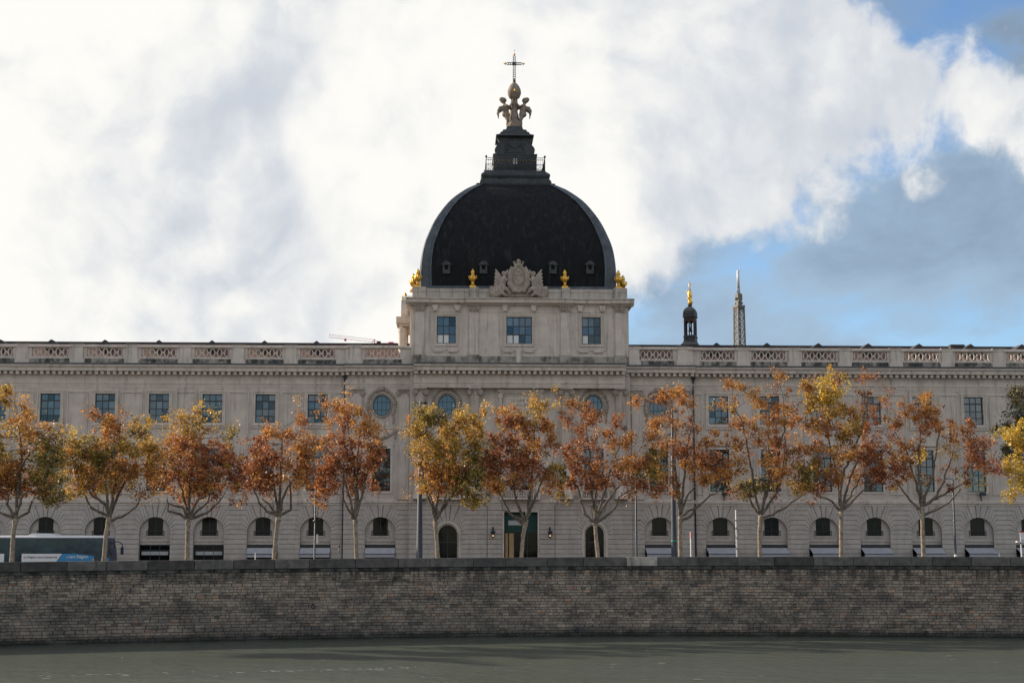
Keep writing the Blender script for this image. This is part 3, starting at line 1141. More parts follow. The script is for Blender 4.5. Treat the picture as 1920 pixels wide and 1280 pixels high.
def voussoirs(parent, cx_, R_, zs, d):
    for a0, a1, pr_ in ((53, 68, 0), (68, 84, 0), (84, 96, .05), (96, 112, 0), (112, 127, 0)):
        g_ = GAP / 2 / R_
        t0, t1 = R(a0) + g_, R(a1) - g_
        top0, top1 = (ZTOP - zs) / math.tan(t0), (ZTOP - zs) / math.tan(t1)
        if a0 == 53:
            top0 = R_ * math.cos(R(53)) + .42 - GAP / 2
        if a1 == 127:
            top1 = -R_ * math.cos(R(53)) - .42 + GAP / 2
        arc = [(cx_ + R_ * math.cos(t0 + (t1 - t0) * q / 3), zs + R_ * math.sin(t0 + (t1 - t0) * q / 3)) for q in range(4)]
        MB().prism(arc + [(cx_ + top1, ZTOP), (cx_ + top0, ZTOP)], d - PRD - pr_, d + .01).build('voussoir', 'rustic', parent)


def arch_infill(parent, x, d, shop):
    """recessed wall filling an arch: segment-headed window with a guard rail, band, shop opening"""
    yi = d + .28
    zw0, zw1 = zl(1004), zl(975)
    mb = wall(MB(), x - RA, x + RA, .01, ZS + RA + .05, yi, [('a', x - .69, x + .69, zw0, zw1, .28), ('r', x - RA + .01, x + RA - .01, .02, zl(1020.5))], .22)
    mb.box(x - RA, x + RA, yi - .08, yi + .01, zl(1013) - .08, zl(1013) + .03)
    mb.box(x - .82, x + .82, yi - .10, yi + .02, zw0 - .14, zw0)
    mb.build('arch_infill', 'rustic', parent)
    hw = .69
    pts = [(-hw, 0), (hw, 0)] + [(hw * math.cos(math.pi * k / 12), zw1 - zw0 + .28 * math.sin(math.pi * k / 12)) for k in range(13)]
    fr_ = MB()
    fr_.box(-.03, .03, 0, .06, 0, zw1 - zw0 + .26)
    for s_ in (-1, 1):
        fr_.box(s_ * hw - .05 if s_ > 0 else -hw, hw if s_ > 0 else -hw + .05, 0, .06, 0, zw1 - zw0)
    w_ = fr_.build('window', 'window_frame', B, (x, yi + .10, zw0))
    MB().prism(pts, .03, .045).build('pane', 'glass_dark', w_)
    rl = MB().box(-.78, .78, -.03, .0, .42, .46).box(-.78, .78, -.03, 0, .04, .07)
    for k in range(14):
        rl.box(-.77 + k * .118, -.755 + k * .118, -.022, -.006, .05, .44)
    for s_ in (-1, 1):
        rl.box(s_ * .78 - .02, s_ * .78 + .02, -.05, .12, 0, .5)
    rl.build('guard_rail', 'iron', w_, (0, -.14, 0))
    # shop front under it
    zt = zl(1020.5)
    sf = MB()
    sf.box(-RA + .01, RA - .01, 0, .1, zt - .10, zt - .01)
    for c in (-RA + .01, -.46, .40, RA - .07):
        sf.box(c, c + .06, 0, .08, .02, zt - .1)
    sf.box(-RA + .06, RA - .06, .01, .07, zt - .52, zt - .46)
    so_ = sf.build('shop_window', 'shopfront', B, (x, yi + .06, 0))
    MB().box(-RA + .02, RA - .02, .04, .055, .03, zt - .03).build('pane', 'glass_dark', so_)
    if shop == 'sign':
        box('sign_band', 'sign_band', so_, -RA + .2, RA - .2, .0, .035, zt - .95, zt - .62)


gL = block('ground_floor_wall', XL0, XP0, .01, Z_S0, 0, [('a', x - RA, x + RA, .02, ZS, RA) for x in bayL], 'joint', depth=.30)
gR = block('ground_floor_wall', XP1, XR1, .01, Z_S0, 0, [('a', x - RA, x + RA, .02, ZS, RA) for x in bayR], 'joint', depth=.30)
gPL = block('ground_floor_wall', XP0, XC0, .01, Z_S0, D_P, [('a', XPL - RA, XPL + RA, .02, ZS, RA)], 'joint', depth=.30)
gPR = block('ground_floor_wall', XC1, XP1, .01, Z_S0, D_P, [('a', XPR - RA, XPR + RA, .02, ZS, RA)], 'joint', depth=.30)
XA1, XA2 = bx(839.5, 1000, D_C), bx(1115, 1000, D_C)
XDR = bx(976.5, 1000, D_C)
RD, ZSD = 1.20, 3.12
DW, DT = 1.72, zl(956)
gC = block('ground_floor_wall', XC0, XC1, .01, Z_S0, D_C, [('a', x - RD, x + RD, .02, ZSD, RD) for x in (XA1, XA2)] + [('r', XDR - DW, XDR + DW, .02, DT)], 'joint', depth=.35)
for parent, xs, lim, d in ((gL, bayL, (XL0, XP0), 0), (gR, bayR, (XP1, XR1), 0), (gPL, [XPL], (XP0, XC0), D_P), (gPR, [XPR], (XC1, XP1), D_P)):
    ed = [('e', lim[0])] + [('a', x, RA, ZS) for x in xs] + [('e', lim[1])]
    for l_, r_ in zip(ed[:-1], ed[1:]):
        pier(parent, l_, r_, d)
    for x in xs:
        voussoirs(parent, x, RA, ZS, d)
        px_guess = x
        arch_infill(parent, x, d, 'sign' if x < bayL[8] - .1 else 'awning')
xj0, xj1 = bx(913, 1000, D_C), bx(1041, 1000, D_C)
for l_, r_ in ((('e', XC0), ('a', XA1, RD, ZSD)), (('a', XA1, RD, ZSD), ('e', xj0)), (('e', xj0 + .06), ('e', XDR - DW - .02)), (('e', XDR + DW + .02), ('e', xj1 - .06)), (('e', xj1), ('a', XA2, RD, ZSD)), (('a', XA2, RD, ZSD), ('e', XC1))):
    pier(gC, l_, r_, D_C - (.06 if l_[0] == 'e' and r_[0] == 'e' else 0))
MB().box(XDR - DW - .01, XDR + DW + .01, D_C - .10, D_C + .01, DT, ZTOP).build('lintel', 'rustic', gC)
for x in (XA1, XA2):
    voussoirs(gC, x, RD, ZSD, D_C)
    mb = MB()
    arc = lambda r_: [(x + r_ * math.cos(math.pi * k / 20), ZSD + r_ * math.sin(math.pi * k / 20)) for k in range(21)]
    for ro, ri, y0 in ((RD, RD - .18, D_C - .09), (RD - .18, .87, D_C + .06)):
        o_, i_ = arc(ro), arc(ri)
        for k in range(20):
            mb.prism([o_[k], o_[k + 1], i_[k + 1], i_[k]], y0, D_C + .3)
        mb.box(x + ri, x + ro, y0, D_C + .3, .02, ZSD).box(x - ro, x - ri, y0, D_C + .3, .02, ZSD)
    mb.build('door_surround', 'limestone_pale', gC)
    dm = MB().box(-.03, .03, 0, .08, .02, ZSD + .8).box(-.84, .84, 0, .08, 2.35, 2.45)
    do_ = dm.build('arched_door', 'window_frame', B, (x, D_C + .32, 0))
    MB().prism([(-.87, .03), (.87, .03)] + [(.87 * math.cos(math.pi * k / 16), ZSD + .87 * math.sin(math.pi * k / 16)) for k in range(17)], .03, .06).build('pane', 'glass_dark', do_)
# the main entrance: surround, green valance, glazed leaves
mb = MB()
frame(mb, XDR - DW + .17, XDR + DW - .17, .22, DT - .17, .17, D_C - .10, .08)
mb.build('door_surround', 'limestone_pale', gC)
ent = MB().box(-DW, DW, .02, .10, .02, .12).box(-DW, -DW + .10, 0, .1, .02, DT).box(DW - .1, DW, 0, .1, .02, DT).box(-DW, DW, 0, .1, DT - .12, DT)
for c in (-.62, .0, .62):
    ent.box(c - .03, c + .03, .02, .09, .1, zl(997))
eo = ent.build('entrance', 'shopfront', B, (XDR, D_C + .22, 0))
box('valance', 'valance_green', eo, -DW + .1, DW - .1, -.03, .02, zl(997), DT - .12)
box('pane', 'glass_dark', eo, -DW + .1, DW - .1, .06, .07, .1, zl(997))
for c, w_ in ((-1.30, .12), (-.85, .22), (.1, .10)):
    box('door_leaf', 'wood', eo, c - w_, c + w_, .03, .055, .1, zl(999))
box('notice', 'sign_band', eo, -1.15, .25, -.05, -.035, zl(984), zl(975))

# ---- balustrade with pierced panels
pL = [(-343, -279), (-241, -177), (-139, -77), (-40, 25), (60, 128), (163, 230.5), (265, 331), (365, 430.5), (464.5, 529.5), (562.5, 628)]
pR = [(1314.5, 1377), (1409, 1472), (1504, 1567), (1599, 1662.5), (1695, 1759), (1791, 1855), (1887, 1950), (1983, 2046), (2079, 2142), (2175, 2238)]


def ring(mb, cx_, cz_, rx, rz, w_, y0, y1, n_=18):
    o_ = [(cx_ + rx * math.cos(2 * math.pi * k / n_), cz_ + rz * math.sin(2 * math.pi * k / n_)) for k in range(n_)]
    i_ = [(cx_ + (rx - w_) * math.cos(2 * math.pi * k / n_), cz_ + (rz - w_) * math.sin(2 * math.pi * k / n_)) for k in range(n_)]
    for k in range(n_):
        mb.prism([o_[k], o_[(k + 1) % n_], i_[(k + 1) % n_], i_[k]], y0, y1)


_pp = {}


def pierced(w, h):
    k = (round(w, 1), round(h, 2))
    if k not in _pp:
        mb = MB()
        n_ = 5
        c = w / n_
        for i in range(n_):
            ring(mb, (i + .5) * c, h / 2, c * .385, h * .485, .095, -.10, .10)
            mb.box((i + .5) * c - .10, (i + .5) * c + .10, -.09, .09, 0, h * .07).box((i + .5) * c - .10, (i + .5) * c + .10, -.09, .09, h * .93, h)
        for i in range(n_ + 1):
            x = i * c
            hx = .10 if 0 < i < n_ else .07
            mb.prism([(x + 1.15 * hx * math.cos(q * math.pi / 4), h * .5 + .11 * math.sin(q * math.pi / 4)) for q in range(8)], -.085, .085)
            mb.prism([(x - hx * .8, 0), (x + hx * .8, 0), (x, h * .12)], -.08, .08)
            mb.prism([(x - hx * .8, h), (x + hx * .8, h), (x, h * .88)], -.08, .08)
        _pp[k] = mb.mesh('balustrade_panel', 'limestone')
    return _pp[k]


def balustrade(panels, x0, x1, d):
    xs = [(bx(a_, 660, d), bx(b_, 660, d)) for a_, b_ in panels]
    MB().along([(d + .34, Z_HT), (d - .12, Z_HT), (d - .18, Z_HT + .06), (d - .18, Z_TOP - .06), (d - .12, Z_TOP), (d + .34, Z_TOP)], x0, x1).build('balustrade_rail', 'limestone_pale', B)
    e = [x0] + [v for q in xs for v in q] + [x1]
    for a_, b_ in zip(e[0::2], e[1::2]):
        if b_ - a_ > .05:
            mb = MB().box(a_, b_, d - .02, d + .3, Z_CT + .15, Z_HT)
            if b_ - a_ > 1.1:
                m_ = (a_ + b_) / 2
                mb.box(m_ - .52, m_ + .52, d - .16, d - .01, Z_DADO - .05, Z_HT)
                mb.box(m_ - .64, m_ + .64, d - .24, d - .01, Z_CT + .15, Z_DADO - .05)
                mb.box(m_ - .60, m_ + .60, d - .22, d + .36, Z_TOP, Z_TOP + .05)
            mb.build('balustrade_pedestal', 'limestone_pale', B)
    for a_, b_ in xs:
        link('balustrade_panel', pierced(b_ - a_, Z_HT - Z_HB), B, (a_, d + .14, Z_HB)).scale = ((b_ - a_) / round(b_ - a_, 1), 1, 1)
        MB().box(a_, b_, d - .03, d + .3, Z_DADO, Z_HB).build('balustrade_sill', 'limestone_pale', B)
        MB().box(a_ - .12, b_ + .12, d - .06, d + .3, Z_CT + .15, Z_DADO).build('balustrade_base', 'mossy', B)
        if rb.random() < .45:
            box('rain_spout', 'iron', B, b_ - .9, b_ - .5, d - .12, d - .05, Z_CT + .18, Z_CT + .36)


balustrade(pL, XL0, XP0, .10)
balustrade(pR, XP1, XR1, .10)
XT0, XT1 = bx(771.5, 620, -.6), bx(1177.5, 620, -.6)
balustrade([(684, 751)], XP0 + .01, XT0 - .01, D_P + .1)
balustrade([(1199, 1261)], XT1 + .01, XP1 - .01, D_P + .1)

# ---- roofs behind the balustrade with their small dormers
for x0, x1, dpx, bpx in ((XL0, XT0, [3, 100, 200, 301, 400, 498, 595], (100, 124)), (XT1, XR1, [1341, 1435, 1531, 1624, 1719, 1815, 1911], (1780, 1806))):
    rd0, rd1 = 2.2, 8.0
    zr = CZ + (BY + rd1) * .1350
    rf = MB().along([(rd0, Z_CT + .06), (rd1, zr), (2 * rd1 - rd0, Z_CT + .06)], x0, x1).build('roof', 'roof_tile', B)
    MB().box(x0, x1, rd1 - .15, rd1 + .15, zr - .08, zr + .10).build('ridge', 'dark_roof', rf)
    for px in dpx:
        x = bx(px, 645, 6.2)
        zt = ab(px, 641, 6.2)[1] if x < 0 else zr + .03
        zt = max(zt, CZ + (BY + 6.2) * .1366)
        dm = MB()
        v = [(x - .75, zt - .55), (x + .75, zt - .55), (x, zt)]
        dm.prism(v, 5.4, 7.9)
        dm.build('dormer', 'dark_roof', rf)
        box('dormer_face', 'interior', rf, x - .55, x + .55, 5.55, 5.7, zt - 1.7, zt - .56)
    a_, b_ = bx(bpx[0], 643, 7.2), bx(bpx[1], 643, 7.2)
    MB().box(a_, b_, 6.8, 7.6, zr - 1.2, ab(bpx[0], 641.5 if bpx[0] < 960 else 646.5, 7.2)[1]).build('chimney', 'dark_roof', rf)
MB().add([(XL0, .3, Z_CT + .07), (XR1, .3, Z_CT + .07), (XR1, 16, Z_CT + .07), (XL0, 16, Z_CT + .07)], [(0, 1, 2, 3)]).build('roof_terrace', 'zinc', B)

# ------------------------------------------------------------------ tower and dome
D_T = -.6
zt_ = lambda py, d=D_T: ab(975, py, d)[1]
TB, TC, TK, TP0, TP1 = Z_CT + .02, zt_(585), zt_(573), zt_(561), zt_(541.5)
TD = XT1 - XT0                       # square in plan
wins = [(819, 854.5, 3, {(0, 2), (1, 2)}), (949.5, 997.5, 4, {(0, 2), (1, 2)}), (1091, 1126.5, 3, {(0, 2)})]
wz0, wz1 = zt_(644.5), zt_(594)
holes = [('r', bx(a_, 620, D_T), bx(b_, 620, D_T), wz0, wz1) for a_, b_, _, _ in wins]
tw = wall(MB(), XT0, XT1, TB, TP0, D_T, holes, .35)
tw.add([(XT0, D_T, TB), (XT0, D_T + TD, TB), (XT0, D_T + TD, TP0), (XT0, D_T, TP0), (XT1, D_T, TB), (XT1, D_T + TD, TB), (XT1, D_T + TD, TP0), (XT1, D_T, TP0)],
       [(0, 3, 2, 1), (4, 5, 6, 7), (1, 2, 6, 5), (3, 7, 6, 2)])
tower = tw.build('tower_wall', 'limestone_pale', B)
box('core', 'interior', B, XT0 + .5, XT1 - .5, D_T + .6, D_T + TD - .5, TB, TP0 - .3)
for (a_, b_, c_, cur), h in zip(wins, holes):
    window(B, h[1], h[2], wz0, wz1, D_T + .14, c_, (1, 1, 1), curtains=cur, bar=.08)
    s = frame(MB(), h[1], h[2], wz0, wz1, .16, D_T, .06)
    frame(s, h[1] - .16, h[2] + .16, wz0 - .16, wz1 + .16, .10, D_T, .12)
    s.box(h[1] - .5, h[2] + .5, D_T - .05, D_T + .02, wz0 - .62, wz0 - .34)
    for x in (h[1] + .05, h[2] - .35):
        s.box(x - .35, x + .55, D_T - .16, D_T + .02, wz0 - .82, wz0 - .62)
    for x in (h[1] - .15, h[2] + .15):         # consoles under the cornice
        s.prism([(x - .30, TK), (x + .30, TK), (x + .16, TK - .55), (x - .16, TK - .55)], D_T - .30, D_T + .02)
    s.build('window_surround', 'limestone', B)
    # raised strips beside the window
    frame(MB(), h[1] - .62, h[2] + .62, wz0 - .3, TC - .1, .07, D_T, .03).build('wall_panel', 'limestone', B)
pil = [(778.5, 795.5), (880, 897), (1051.5, 1068.5), (1154, 1172)]
for a_, b_ in pil:
    x0, x1 = bx(a_, 620, D_T - .2), bx(b_, 620, D_T - .2)
    MB().box(x0, x1, D_T - .20, D_T + .02, zt_(666), TC).build('pilaster', 'limestone_pale', B)
    cp = MB().prism([(x0, TC), (x1, TC), (x1 + .12, TK - .10), (x0 - .12, TK - .10)], D_T - .30, D_T + .02)
    cp.box(x0 - .16, x1 + .16, D_T - .36, D_T + .02, TK - .10, TK - .005)
    for k in range(3):
        x = x0 + (k + .5) * (x1 - x0) / 3
        cp.ball((x, D_T - .30, (TC + TK) / 2 - .05), .10, .10, .24, 7, 5)
    cp.build('capital', 'carving', B)
    MB().box(x0 - .12, x1 + .12, D_T - .34, D_T + .02, TB, zt_(666)).build('pilaster_base', 'stained', B)
MB().box(XT0 - .05, XT1 + .05, D_T - .16, D_T + .02, TB, zt_(678)).box(XT0 - .02, XT1 + .02, D_T - .06, D_T + .02, zt_(678), zt_(668)).build('tower_plinth', 'stained', B)
MB().box(bx(968, 680, D_T), bx(979, 680, D_T), D_T - .19, D_T + .02, zt_(680), zt_(657)).build('plinth_slab', 'limestone_pale', B)
box('architrave', 'limestone', B, XT0, XT1, D_T - .03, D_T + .02, TC - .06, TC)
# cornice, breaking forward over the pilasters and the middle bay
cor = lambda d: [(D_T + .3, TK), (D_T - d, TK), (D_T - d - .12, TK + .14), (D_T - d - .40, TK + .18), (D_T - d - .44, TP0 - .16), (D_T - d - .56, TP0 - .06), (D_T - d - .56, TP0), (D_T + .3, TP0 + .05)]
segs = [(XT0 - .55, bx(804, 567, -1), .28), (bx(804, 567, -1), bx(873, 567, -1), .08), (bx(873, 567, -1), bx(1076, 567, -1), .28), (bx(1076, 567, -1), bx(1147, 567, -1), .08), (bx(1147, 567, -1), XT1 + .55, .28)]
for a_, b_, d in segs:
    MB().along(cor(d), a_ + .004, b_ - .004).build('cornice', 'limestone_pale', B)
for s_, x in ((-1, XT0), (1, XT1)):
    sc_ = MB()
    sc_.box(min(x, x + s_ * .55), max(x, x + s_ * .55), D_T + .31, D_T + TD, TK + .14, TP0)
    sc_.box(min(x, x + s_ * .25), max(x, x + s_ * .25), D_T + .31, D_T + TD, TK - .1, TK + .13)
    for dd in (1.0, TD - 2.2):
        sc_.box(min(x, x + s_ * .18), max(x, x + s_ * .18), D_T + dd, D_T + dd + 1.1, zt_(680), TK - .1)
    sc_.build('side_cornice', 'limestone_pale', B)
# attic parapet of squared blocks
at_x = [XT0 + .05, bx(799, 550), bx(824, 550), bx(848, 550), bx(871, 550), bx(880, 550), bx(897, 550), bx(921, 550), bx(1027, 550), bx(1052, 550), bx(1068, 550), bx(1094, 550), bx(1122, 550), bx(1149, 550), XT1 - .05]
for k, (a_, b_) in enumerate(zip(at_x[:-1], at_x[1:])):
    hi = k in (0, 5, 9, 13)
    d = D_T - (.16 if hi else .02)
    zm = TP0 + .05 + (TP1 - TP0) * (.58 + .06 * (k % 2))
    MB().box(a_ + .012, b_ - .012, d, D_T + .6, TP0 + .05, zm - .012).build('attic_block', 'ashlar', tower)
    MB().box(a_ + .012, b_ - .012, d - .01, D_T + .6, zm + .012, TP1 + (.12 if hi else 0)).build('attic_block', 'ashlar', tower)
sp = MB()
for x0, x1 in ((XT0 + .05, XT0 + .65), (XT1 - .65, XT1 - .05)):
    sp.box(x0, x1, D_T + .61, D_T + TD - .05, TP0 + .05, TP1)
sp.box(XT0 + .66, XT1 - .66, D_T + TD - .65, D_T + TD - .06, TP0 + .05, TP1)
sp.build('attic_parapet', 'ashlar', B)
box('attic_deck', 'zinc', B, XT0 + .66, XT1 - .66, D_T + .61, D_T + TD - .66, TP0 - .2, TP0 + .3)

# pillared side porch of the tower with a curved gable
xs0 = bx(745, 605, 8)
pm_ = MB().box(xs0, XT0 + .02, 5.0, 12.0, ab(750, 611, 7)[1], ab(750, 599, 7)[1]).box(xs0 + .3, XT0 + .02, 5.2, 11.8, ab(750, 616, 7)[1], ab(750, 611, 7)[1])
gz = ab(750, 599, 7)[1]
pts = [(5.2, gz), (11.8, gz)] + [(8.5 + 3.2 * math.cos(math.pi * k / 12), gz + 2.6 * math.sin(math.pi * k / 12)) for k in range(13)]
pm_.along(pts, xs0 + .45, XT0 + .02)
pm_.box(xs0 + .6, XT0 + .02, 7.6, 9.4, gz, ab(757, 577, 7)[1])
for d in (5.9, 11.1):
    pm_.lathe([(.55, Z_CT), (.55, Z_CT + .4), (.42, Z_CT + .45), (.40, ab(757, 622, d)[1]), (.55, ab(757, 616, d)[1])], (xs0 + .62, d, 0), 16)
pm_.build('side_porch', 'limestone_pale', B)

# ---- dome
DP = [(541, 183.8), (520, 183.6), (500.6, 183), (477.5, 180), (457.8, 175.3), (439, 167.6), (417, 156.8), (394.8, 141.5), (374, 122.5), (356.9, 98), (350.5, 85), (345.5, 73)]
xc = bx(972, 520, .1)
h0 = bx(972 + 184, 520, .1) - xc
dc = .1 + h0


def sq(hw, py):
    h = h0 * hw / 184
    for _ in range(4):
        d = dc - h
        h = ab(972 + hw, py, d)[0] - ab(972, py, d)[0]
    return h, ab(972, py, dc - h)[1]


raw = [sq(hw, py) for py, hw in DP]
prof = []
for i in range(len(raw) - 1):
    p0, p1, p2, p3 = (np.array(raw[max(0, min(len(raw) - 1, i + k))]) for k in (-1, 0, 1, 2))
    for q in range(3):
        t_ = q / 3
        prof.append(tuple(.5 * ((2 * p1) + (p2 - p0) * t_ + (2 * p0 - 5 * p1 + 4 * p2 - p3) * t_ ** 2 + (3 * p1 - p0 - 3 * p2 + p3) * t_ ** 3)))
prof.append(raw[-1])
# slates keep the four sharp hips: split them by giving every face strip its own corners
db = MB()
for k in range(4):
    ca, sa = [(1, 0), (0, 1), (-1, 0), (0, -1)][k]
    v, f = [], []
    n_ = len(prof)
    M_ = 6
    for h, z in prof:
        h -= .10
        for j in range(M_ + 1):
            u = (j / M_ * 2 - 1) * h
            X_, Y_ = u, -h
            v.append((xc + X_ * ca - Y_ * sa, dc + X_ * sa + Y_ * ca, z))
    for r_ in range(n_ - 1):
        for j in range(M_):
            f.append((r_ * (M_ + 1) + j, r_ * (M_ + 1) + j + 1, (r_ + 1) * (M_ + 1) + j + 1, (r_ + 1) * (M_ + 1) + j))
    db.add(v, f, True)
dome_o = db.build('dome', 'slate', B)
for k in range(4):                         # lead-covered corner ribs
    v, f = [], []
    ca, sa = [(1, 0), (0, 1), (-1, 0), (0, -1)][k]
    n_ = len(prof)
    for i, (h, z) in enumerate(prof):
        w_ = 1.16 - .5 * i / (n_ - 1)
        # cross-section round the corner (-h, -h) with a raised bead along each inner edge
        cs = [(-h + .14, -h + w_), (-h - .05, -h + w_), (-h - .05, -h + w_ - .20), (-h, -h + w_ - .22), (-h, -h + .10), (-h + .10, -h), (-h + w_ - .22, -h), (-h + w_ - .20, -h - .05), (-h + w_, -h - .05), (-h + w_, -h + .14)]
        for X_, Y_ in cs:
            v.append((xc + X_ * ca - Y_ * sa, dc + X_ * sa + Y_ * ca, z))
    m_ = 10
    for i in range(n_ - 1):
        for j in range(m_ - 1):
            f.append((i * m_ + j, i * m_ + j + 1, (i + 1) * m_ + j + 1, (i + 1) * m_ + j))
    MB().add(v, f).build('dome_rib', 'lead', B)
hb, zb = raw[0]
MB().square([(hb + .14, zt_(543)), (hb + .14, zb + .02), (hb + .05, zb + .22)], (xc, dc)).build('dome_skirt', 'lead', B)


def dome_h(z):
    return float(np.interp(z, [q[1] for q in prof], [q[0] for q in prof]))


for px in (837, 906.5, 1036.5, 1106):       # little vent dormers low on the front
    z0, z1 = ab(px, 513.5, .2)[1], ab(px, 497, .2)[1]
    x = bx(px, 503, .2)
    y = dc - dome_h(z1) - .02
    v = MB().box(-.36, .36, y - .14, y + .5, z0, z0 + .38).box(-.36, -.17, y - .14, y + .5, z0 + .38, z1).box(.17, .36, y - .14, y + .5, z0 + .38, z1)
    v.prism([(-.48, z1 - .03), (-.44, z1 + .10)] + [(.34 * math.cos(math.pi - math.pi * k / 8), z1 + .12 + .24 * math.sin(math.pi * k / 8)) for k in range(9)] + [(.44, z1 + .10), (.48, z1 - .03)], y - .24, y + .6)
    vo = v.build('vent_dormer', 'lead_dark', dome_o, (x, 0, 0))
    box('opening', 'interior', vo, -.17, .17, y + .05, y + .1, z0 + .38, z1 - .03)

# ---- lead lantern base, railing, pedestal
LN = lambda l: [sq(hw, py) for hw, py in l]
MB().square(LN([(73, 347), (74, 344), (67, 343.5), (67, 340), (62, 334), (64, 331), (65, 328), (63, 325), (57, 322), (56, 319.5)]), (xc, dc)).build('lantern_base', 'lead_dark', B)
hL, zL = sq(62, 337)
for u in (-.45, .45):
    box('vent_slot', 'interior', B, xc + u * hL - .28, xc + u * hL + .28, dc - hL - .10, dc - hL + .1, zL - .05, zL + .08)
hR, zR0 = sq(55, 319.5)
zR1 = sq(55, 296)[1]
rl = MB()
for k in range(4):
    ca, sa = [(1, 0), (0, 1), (-1, 0), (0, -1)][k]
    P_ = lambda u, z_: (xc + u * ca + hR * sa, dc + u * sa - hR * ca, z_)
    for z_ in (zR0 + .08, zR0 + .62, zR1 - .22, zR1):
        rl.tube([P_(-hR, z_), P_(hR, z_)], .032, 4)
    n_ = 26
    for j in range(n_ + 1):
        u = -hR + 2 * hR * j / n_
        rl.tube([P_(u, zR0), P_(u, zR1)], .018 if j % 13 else .05, 4)
    for j in range(13):
        u = -hR + 2 * hR * (j + .5) / 13
        rl.tube([(P_(u + .17 * math.cos(a_), 0)[0], P_(u + .17 * math.cos(a_), 0)[1], zR0 + .35 + .2 * math.sin(a_)) for a_ in [q * math.pi / 4 for q in range(8)]], .02, 4, closed=True)
    q = P_(-hR, zR1)
    rl.ball((q[0], q[1], zR1 + .12), .11, .11, .14, 8, 6)
rl.build('railing', 'iron', B)
(hP, zP0), zP1 = sq(40.5, 318.5), sq(40.5, 291)[1]
gz0, gz1 = sq(40, 307.5)[1], sq(40, 297)[1]
pd = MB()
ho = .21
pd.box(xc - hP, xc + hP, dc - hP, dc + hP, zP0 - .1, gz0).box(xc - hP, xc + hP, dc - hP, dc + hP, gz1, zP1)
pd.box(xc - hP, xc - ho, dc - hP, dc + hP, gz0, gz1).box(xc + ho, xc + hP, dc - hP, dc + hP, gz0, gz1)
box('painted_sky_pane', 'curtain', B, xc - ho, xc + ho, dc - hP + .06, dc - hP + .1, gz0, gz1)  # pale plate painting bright sky as if seen through an opening
pd.box(xc - .02, xc + .02, dc - hP + .01, dc - hP + .05, gz0, gz1).box(xc - ho, xc + ho, dc - hP + .01, dc - hP + .05, (gz0 + gz1) / 2 - .02, (gz0 + gz1) / 2 + .02)
pd.square([(hP + .06, zP1), (hP + .06, zP1 + .12), (hP - .25, zP1 + .2)], (xc, dc))
pd.build('lantern_pedestal', 'lead_dark', B)
gr = MB()
for k in range(15):
    gr.ball((xc - hP + .2 + k * (2 * hP - .4) / 14, dc - hP - .02, zP0 + .95), .05, .05, .05, 6, 4)
gr.build('stud_row', 'gold', B)
pd = MB().square(LN([(26, 289.5), (26, 259), (30, 257), (33, 255.5), (35.5, 254), (35.5, 252.5), (28, 251), (27, 248), (23, 246.5), (22, 243.5), (16, 242.5), (14.5, 238), (14.5, 237)]), (xc, dc))
hU, zU = sq(26, 289)
zU1 = sq(26, 259)[1]
for s_ in (-1, 1):
    for dy in (-1, 1):
        sp_ = [(0, 0), (.40, .0), (.62, .22), (.66, .50), (.52, .78), (.30, .98), (.20, 1.20), (.28, 1.45), (.42, zU1 - zU), (0, zU1 - zU)]
        pd.prism([(xc + s_ * (hU - .02 + a_), zU + b_) for a_, b_ in sp_], dc + dy * (hU - .3) - .3, dc + dy * (hU - .3) + .3)
for k in range(11):
    u = k / 10 * 2 - 1
    pd.ball((xc + u * .72, dc - hU - .02, zU + 1.05 - .38 * (1 - u * u)), .11, .06, .10, 6, 5)
for s_ in (-1, 1):
    pd.tube([(xc + s_ * .74, dc - hU - .02, zU + 1.15), (xc + s_ * .8, dc - hU - .02, zU + .35)], [.10, .05], 6)
frame(pd, xc - 1.0, xc + 1.0, zU + .2, zU1 - .15, .07, dc - hU, .05)
pd.build('lantern_top', 'lead_dark', B)


# ------------------------------------------------------------------ statuary and gilding (things of their own on the roof)
def bw(x, d, z):
    return (x * bc - d * bs, BY + x * bs + d * bc, z)


def sculpt(mb, name, mat, parent, loc=(0, 0, 0), voxel=.05, rz=0):
    """fuse overlapping rough shapes into one carved surface"""
    me = mb.mesh(name, mat)
    o_ = link(name, me, parent, loc)
    o_.rotation_euler.z = rz
    md = o_.modifiers.new('fuse', 'REMESH')
    md.mode = 'VOXEL'
    md.voxel_size = voxel
    md.use_smooth_shade = True
    sm = o_.modifiers.new('soft', 'SMOOTH')
    sm.factor = .5
    sm.iterations = 2
    return o_


hs, zs0 = sq(14, 237)
pxm = sq(10, 200)[0] / 10                     # metres per pixel up here
zq = lambda py: sq(5, py)[1]
ST = thing('crowning_statue', 'stone cherubs holding up a globe with a cross on top of the dome', 'statue', bw(xc, dc, zs0), BR)
rk = MB().lathe([(.80, 0), (.82, .3), (.66, .65), (.40, .85), (.25, .9)], n=12)
rk.ball((.3, -.3, .3), .5, .45, .4)
sculpt(rk, 'rock', 'statue_stone', ST, voxel=.07)
tr = MB().lathe([(.42, .7), (.34, 1.4), (.26, 2.2), (.34, 2.9)], n=12)
for k in range(7):
    a_ = k * 2 * math.pi / 7
    tr.tube([(.36 * math.cos(a_), .36 * math.sin(a_), .7), (.24 * math.cos(a_ + .2), .24 * math.sin(a_ + .2), 2.0), (.3 * math.cos(a_), .3 * math.sin(a_), 2.9)], .07, 5)
sculpt(tr, 'drapery_column', 'statue_stone', ST, voxel=.05)


